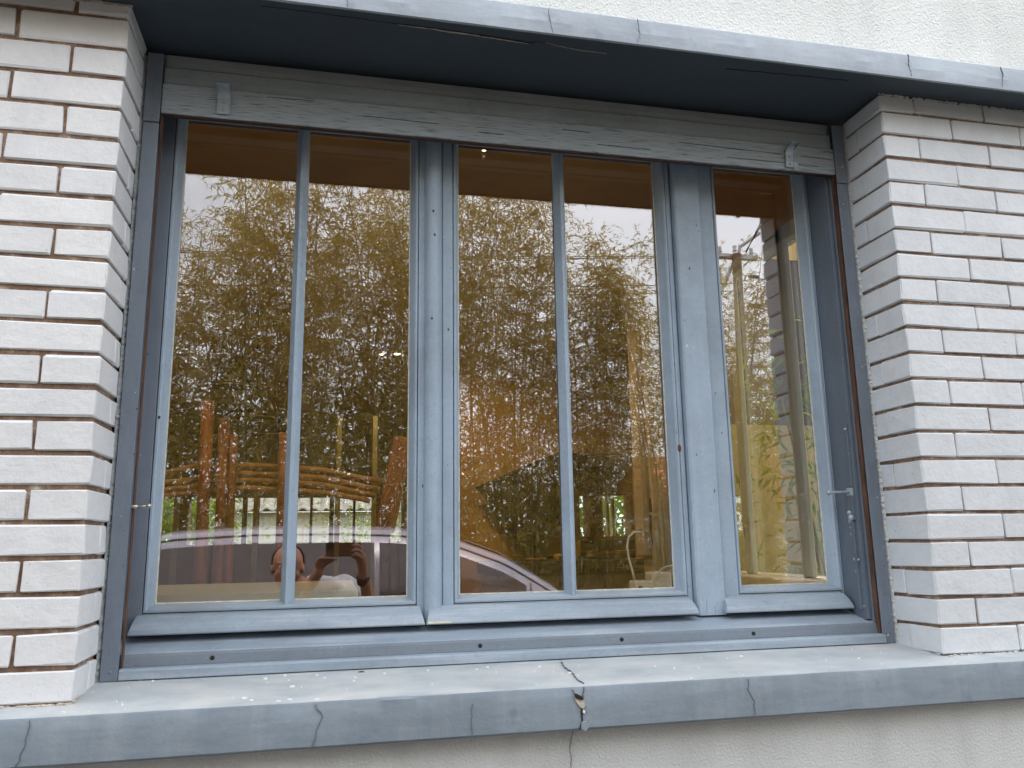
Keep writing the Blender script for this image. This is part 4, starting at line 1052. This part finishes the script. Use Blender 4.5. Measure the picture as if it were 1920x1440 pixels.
for s_ in (1, -1):
    patch('side_window', 'carglass', lin_(-.95, .775, 20), wb, lambda x: min(wt(x), -.3+(x+1.0)*3), side=s_)
    patch('side_window', 'carglass', lin_(.81, 1.78, 12), wb, wt, side=s_)
    patch('side_window', 'carglass', lin_(1.84, 2.12, 5), wb, lambda x: max(-.30, wt(x)), side=s_)
    for (xa, w_) in ((.872, .004), (.93, .004), (-.24, .005), (1.81, .005)):
        patch('door_gap', 'cardark', [xa, xa+w_], lambda x: -.98, (lambda x: top_at(x)-.085), off=.0075, side=s_, n=10)
    patch('roof_gutter', 'cardark', lin_(-.95, 2.25, 40), lambda x: top_at(x)-.058-max(0, x-1)*.006, lambda x: top_at(x)-.050-max(0, x-1)*.006, off=.004, side=s_, n=1)
    patch('belt_trim', 'cardark', lin_(-.95, 2.1, 20), lambda x: -.338, lambda x: -.32, off=.012, side=s_, n=1)
    for hx in (.02, 1.02): child(MB().box((hx, YC+s_*.89, -.47), (hx+.19, YC+s_*.93, -.44), .008), 'door_handle', M['carpaint'], car)
    child(MB().box((1.86, YC+s_*.90, -.33), (1.99, YC+s_*1.08, -.19), .03), 'wing_mirror', M['carpaint'], car)
    for wx in (-.62, 2.45):
        wh = bpy.data.objects.new('wheel', None); C.objects.link(wh); wh.parent = car; wh.empty_display_size = .1
        wh.location = Vector((wx, YC+s_*.80, GZ+.32))-Vector(car.location)
        def lath_y(prof, n=28):
            vs = []; fs = []
            for r, y in prof:
                for i in range(n): a = 2*math.pi*i/n; vs.append((r*math.cos(a), y*s_, r*math.sin(a)))
            for j in range(len(prof)-1):
                for i in range(n): fs.append((j*n+i, j*n+(i+1) % n, (j+1)*n+(i+1) % n, (j+1)*n+i))
            return MB().add(vs, fs)
        lath_y([(.21, -.1), (.30, -.1), (.32, -.07), (.32, .07), (.30, .1), (.21, .1)]).build('tyre', M['tyre'], wh, smooth=True)
        lath_y([(.21, .09), (.20, .05), (.12, .06), (.05, .085), (0, .09)]).build('rim', M['rim'], wh, smooth=True)
    child(MB().ball((3.16, YC+s_*.62, -.66), .12, 14, 8, .7, 1.3, .6), 'headlight', M['carglass'], car, smooth=True)
    child(MB().box((-1.33, YC+s_*.74-.08, -.62), (-1.24, YC+s_*.74+.08, -.2), .02), 'tail_light', M['plastic_y'], car)
ws = MB(); n1, n2 = 8, 8
for i in range(n1+1):
    x = 1.42+(2.34-1.42)*i/n1
    for j in range(n2+1): y = (-.56+1.12*j/n2); ws.v.append((x, YC+y, top_at(x)+.03-.02*abs(y)))
for i in range(n1):
    for j in range(n2): a = i*(n2+1)+j; ws.f.append((a, a+1, a+n2+2, a+n2+1))
o = child(ws, 'windscreen', M['carglass'], car, smooth=True); o.modifiers.new('s', 'SOLIDIFY').thickness = .006

# ------------------------------------------------------------------ photographer
M['skin'] = plain('skin', (.42, .20, .12), .5, 0, .12, 20, bs=.15, bscale=200)
M['shirt'] = plain('white t-shirt cotton', (.45, .44, .48), .9, 0, .05, 8, bs=.3, bscale=40)
M['shirt_dark'] = plain('dark sleeve cloth', (.03, .03, .035), .9, 0, .1, 8)
M['trousers'] = plain('dark blue trousers', (.03, .04, .07), .9, 0, .15, 8)
M['hair'] = plain('short grey hair', (.05, .045, .04), .8, 0, .3, 90)
M['print'] = plain('dark grey print', (.10, .10, .12), .8, 0, .05, 8, bs=0)
def caps(mb, a, c, ra, rc, n=12, rings=4):
    a, c = Vector(a), Vector(c); pts = []; rr = []
    d = (c-a).normalized()
    for i in range(rings): t = math.cos(math.pi/2*(1-i/rings)); pts.append(a-d*ra*math.cos(math.asin(min(1, t)))*1.0); rr.append(max(.001, ra*t))
    for i in range(5): t = i/4; pts.append(a.lerp(c, t)); rr.append(ra+(rc-ra)*t)
    for i in range(rings-1, -1, -1): t = math.cos(math.pi/2*(1-i/rings)); pts.append(c+d*rc*math.cos(math.asin(min(1, t)))); rr.append(max(.001, rc*t))
    mb.tube(pts, rr, n)
per = thing('person', 'person in a white t-shirt holding up a phone, mirrored in the left sash', 'person', (.42, -2.2, GZ))
hip = Vector((.40, -2.22, -.50))
sk = MB(); H_ = Vector((.272, -2.04, .185))       # head centre
sk.ball(H_+Vector((0, -.012, .03)), .092, 20, 14, .86, 1.04, 1.0); sk.ball(H_+Vector((.0, .018, -.035)), .072, 18, 12, .86, .95, 1.12)
caps(sk, H_+Vector((0, .06, -.085)), H_+Vector((0, .05, -.09)), .030, .030)
caps(sk, H_+Vector((0, .088, .012)), H_+Vector((0, .105, -.03)), .009, .015); 
for s_ in (-1, 1):
    sk.ball(H_+Vector((s_*.080, -.005, -.008)), .026, 10, 8, .35, .7, 1.1); caps(sk, H_+Vector((s_*.012, .088, .028)), H_+Vector((s_*.046, .074, .026)), .010, .008)
    sk.ball(H_+Vector((s_*.042, .055, -.035)), .026, 10, 8)
caps(sk, H_+Vector((-.02, .083, -.066)), H_+Vector((.02, .083, -.066)), .010, .010)
neck = Vector((.385, -2.17, .06))
caps(sk, H_+Vector((.005, -.02, -.07)), neck, .054, .058)
caps(sk, neck, Vector((.43, -2.2, -.08)), .07, .13); caps(sk, (.40, -2.2, -.12), (.40, -2.21, -.45), .15, .13)
caps(sk, (.29, -2.19, -.04), (.57, -2.16, .07), .06, .06); caps(sk, (.33, -2.22, -.5), (.48, -2.22, -.5), .13, .13)
for s_, x in ((-1, .32), (1, .50)):
    caps(sk, (x, -2.22, -.52), (x+s_*.01, -2.2, -.93), .09, .055); caps(sk, (x+s_*.01, -2.2, -.93), (x+s_*.015, -2.22, -1.27), .056, .036); caps(sk, (x+s_*.015, -2.25, -1.31), (x+s_*.03, -2.07, -1.325), .035, .027)
# right arm lifts the phone, left arm supports it from below
def arm(sh_, el, wr): caps(sk, sh_, el, .052, .040); caps(sk, el, wr, .042, .027)
arm((.60, -2.15, .06), (.735, -2.07, -.14), (.662, -1.95, .175)); arm((.265, -2.19, -.06), (.20, -2.02, -.27), (.40, -1.925, .10))
def hand(w, palm, fingers, thumb, r=.0085):
    w = Vector(w); p = Vector(palm); caps(sk, w, p, .027, .030); 
    for ch in fingers+[thumb]:
        pr = Vector(ch[0]); caps(sk, p, pr, .014, .011)
        for i in range(len(ch)-1): caps(sk, ch[i], ch[i+1], r*(1-.06*i)+.0008, r*(1-.06*(i+1)), 8, 3)
# phone occupies x .462-.612, y -1.842..-1.832, z .243-.315
hand((.662, -1.95, .175), (.650, -1.905, .235),
     [[(.652, -1.885, .292), (.640, -1.853, .318), (.612, -1.838, .322)], [(.655, -1.875, .275), (.638, -1.835, .296), (.603, -1.8235, .298)], [(.655, -1.872, .255), (.637, -1.832, .272), (.600, -1.8235, .272)], [(.650, -1.875, .235), (.634, -1.836, .247), (.603, -1.8235, .249)]],
     [(.632, -1.90, .235), (.612, -1.872, .238), (.596, -1.853, .252)])
hand((.40, -1.925, .10), (.432, -1.90, .165),
     [[(.425, -1.875, .212), (.440, -1.85, .236), (.462, -1.838, .2345)], [(.442, -1.873, .212), (.470, -1.85, .234), (.492, -1.838, .2330)], [(.455, -1.877, .208), (.490, -1.856, .229), (.515, -1.842, .2325)], [(.462, -1.885, .200), (.50, -1.868, .22), (.525, -1.852, .231)]],
     [(.425, -1.905, .20), (.436, -1.882, .225), (.452, -1.862, .246)])
bd = child(sk, 'body', M['skin'], per, smooth=True)
rm = bd.modifiers.new('remesh', 'REMESH'); rm.mode = 'VOXEL'; rm.voxel_size = .0048; rm.use_smooth_shade = True
sm = bd.modifiers.new('smooth', 'SMOOTH'); sm.factor = .5; sm.iterations = 3
tsh = MB()
caps(tsh, (.42, -2.18, .05), (.43, -2.18, -.10), .10, .165); caps(tsh, (.40, -2.2, -.12), (.40, -2.21, -.48), .168, .165)
caps(tsh, (.29, -2.19, -.04), (.57, -2.16, .07), .076, .076); caps(tsh, (.60, -2.15, .06), (.69, -2.10, -.06), .068, .064); caps(tsh, (.265, -2.19, -.06), (.22, -2.09, -.19), .066, .062)
tsh.ball((.465, -2.10, .03), .13, 18, 12, 1.0, .76, .85)
to = child(tsh, 'tshirt', M['shirt'], per, smooth=True); rm = to.modifiers.new('remesh', 'REMESH'); rm.mode = 'VOXEL'; rm.voxel_size = .009; rm.use_smooth_shade = True
sm = to.modifiers.new('smooth', 'SMOOTH'); sm.factor = .6; sm.iterations = 6
tr_ = MB(); caps(tr_, (.33, -2.22, -.5), (.48, -2.22, -.5), .145, .145)
for s_, x in ((-1, .32), (1, .50)): caps(tr_, (x, -2.22, -.52), (x+s_*.01, -2.2, -.93), .105, .072); caps(tr_, (x+s_*.01, -2.2, -.93), (x+s_*.015, -2.22, -1.24), .073, .060)
to = child(tr_, 'trousers', M['trousers'], per, smooth=True); rm = to.modifiers.new('remesh', 'REMESH'); rm.mode = 'VOXEL'; rm.voxel_size = .012; rm.use_smooth_shade = True
for s_, x in ((-1, .305), (1, .515)): child(MB().ball((x, -2.16, -1.315), .07, 14, 8, .7, 1.75, .55), 'shoe', M['shirt_dark'], per, smooth=True)
ha = MB().ball(H_+Vector((0, -.022, .035)), .0985, 22, 14, .90, 1.0, .98)
ha.v = [v for v in ha.v]
hr = child(ha, 'hair', M['hair'], per, smooth=True)
bm = bmesh.new(); bm.from_mesh(hr.data)
bmesh.ops.delete(bm, geom=[v for v in bm.verts if (v.co.y-H_.y) > .012 - (v.co.z-H_.z)*.35 or v.co.z < H_.z-.05], context='VERTS'); bm.to_mesh(hr.data); bm.free()
hr.modifiers.new('s', 'SOLIDIFY').thickness = .006
for s_ in (-1, 1): child(MB().ball(H_+Vector((s_*.030, .079, .010)), .0105, 12, 8), 'eye', M['fleck'], per, smooth=True); child(MB().ball(H_+Vector((s_*.030, .0875, .010)), .0045, 10, 6), 'pupil', M['dark'], per, smooth=True)
ws_ = MB().tube([(.672, -1.985, .10), (.666, -1.965, .135)], .036, 16); child(ws_, 'watch', M['shirt_dark'], per, smooth=True)
def text(s, loc, size, nm, par, mat):
    cu = bpy.data.curves.new(nm, 'FONT'); cu.body = s; cu.size = size; cu.extrude = .0008; cu.align_x = 'CENTER'; cu.materials.append(M[mat])
    q = bpy.data.objects.new('tmp', cu); me = bpy.data.meshes.new_from_object(q); bpy.data.objects.remove(q); me.materials.clear(); me.materials.append(M[mat])
    o = bpy.data.objects.new(nm, me); C.objects.link(o); o.rotation_euler = (R(90), 0, R(180)); o.parent = par
    o.location = Vector(loc)-Vector(par.location); return o
text('Mace B', (.465, -2.0, .050), .050, 'printed_text', per, 'print'); text('Lein', (.47, -1.998, .008), .042, 'printed_text', per, 'print')
ph = thing('phone', 'phone in a brown case held up sideways by the person', 'phone', (.54, -1.84, .28))
M['case'] = plain('brown phone case', (.16, .07, .03), .5, 0, .1, 20)
child(MB().box((.468, -1.843, .243), (.614, -1.834, .317), .004), 'case', M['case'], ph)
child(MB().box((.474, -1.8455, .248), (.608, -1.8432, .312)), 'screen', M['black'], ph)
child(MB().box((.472, -1.8338, .283), (.505, -1.832, .314), .0008), 'camera_bump', M['black'], ph)

# ------------------------------------------------------------------ pole, wires, far house
pole = thing('utility_pole', 'brown wooden utility pole with crossarm and insulators, mirrored in the narrow right pane', 'utility pole', (6.85, -9, GZ))
M['pole'] = plain('weathered brown pole wood', (.085, .055, .035), .85, 0, .35, 8, (4, 4, .5), .5, 60)
M['grey_metal'] = plain('galvanised steel', (.45, .46, .5), .45, .5, .15, 10)
child(MB().tube([(6.78, -9, GZ), (6.85, -9, 2), (6.93, -9, 4.92)], [.10, .088, .075], 16), 'shaft', M['pole'], pole, smooth=True)
child(MB().box((6.60, -9.13, 4.86), (7.35, -9.05, 4.95), .01), 'crossarm', M['grey_metal'], pole).rotation_euler = (0, -.0, 0)
child(MB().tube([(6.55, -9.1, 4.1), (6.93, -9.1, 4.82)], .03, 8), 'brace', M['grey_metal'], pole)
child(MB().tube([(6.93, -9, 4.8), (7.0, -9, 5.05), (7.32, -8.9, 5.28)], .03, 8), 'bracket', M['grey_metal'], pole)
for (x, z) in ((6.68, 4.97), (6.95, 5.0), (7.25, 4.97)):
    child(MB().lathe([(0, .12), (.03, .11), (.035, .07), (.02, .06), (.035, .04), (.035, 0), (0, 0)], (x, -9.09, z), 12), 'insulator', M['fleck'], pole, smooth=True)
child(MB().box((7.12, -9.03, 4.52), (7.30, -8.97, 4.57), .015), 'splice_box', M['black'], pole); child(MB().box((7.10, -9.03, 4.01), (7.30, -8.96, 4.075), .015), 'splice_box', M['pole'], pole)
wl = [('upper black power line running left from the pole', 4.98, -.1), ('second black power line running left from the pole', 4.88, .1), ('third black power line running left from the pole', 4.45, 0), ('lowest black power line running left from the pole', 4.30, .05)]
for (lab, z, dy) in wl:
    pts = [(6.95-i*1.3, -9.1+dy+i*.02, z-.115*i+.0052*i*i) for i in range(13)]; tag(MB().tube(pts, .007, 6).build('power_line', M['cardark']), lab, 'cable')
    z0 = z
for (lab, x1, y1, z1, z0) in (('thin wire rising from the pole top towards the house roof', 7.3, -.2, 9.5, 4.98), ('second thin wire rising from the pole towards the house roof', 6.3, -.2, 9.2, 4.95), ('black line running right from the pole splice', 16, -10, 3.9, 4.55), ('black line running right from the lower splice', 16, -10, 3.3, 4.03)):
    tag(MB().tube([(7.1, -9, z0), ((7.1+x1)/2, (-9+y1)/2, (z0+z1)/2-.15), (x1, y1, z1)], .010, 6).build('power_line', M['cardark']), lab, 'cable')
fh = thing('far_house', 'distant house with orange tiled roof beyond the pole, mirrored in the right pane', 'house', (13, -18, GZ))
M['orange'] = plain('orange roof tiles', (.62, .20, .07), .8, 0, .25, 5)
child(MB().box((9.5, -22, GZ), (17, -17, 1.35)), 'wall', M['stucco'], fh)
child(MB().add([(9.1, -16.7, 1.25), (17.4, -16.7, 1.25), (17.4, -19.5, 2.7), (9.1, -19.5, 2.7), (17.4, -22.3, 1.25), (9.1, -22.3, 1.25), (9.1, -16.7, 1.15), (17.4, -16.7, 1.15), (17.4, -22.3, 1.15), (9.1, -22.3, 1.15)],
      [(0, 1, 2, 3), (3, 2, 4, 5), (0, 6, 7, 1), (6, 9, 8, 7), (5, 4, 8, 9), (0, 3, 5, 9, 6), (1, 7, 8, 4, 2)]), 'roof', M['orange'], fh)
for x in (10.6, 13, 15.2):
    child(MB().box((x, -16.99, -.3), (x+.9, -16.95, .7)), 'window', M['carglass'], fh)
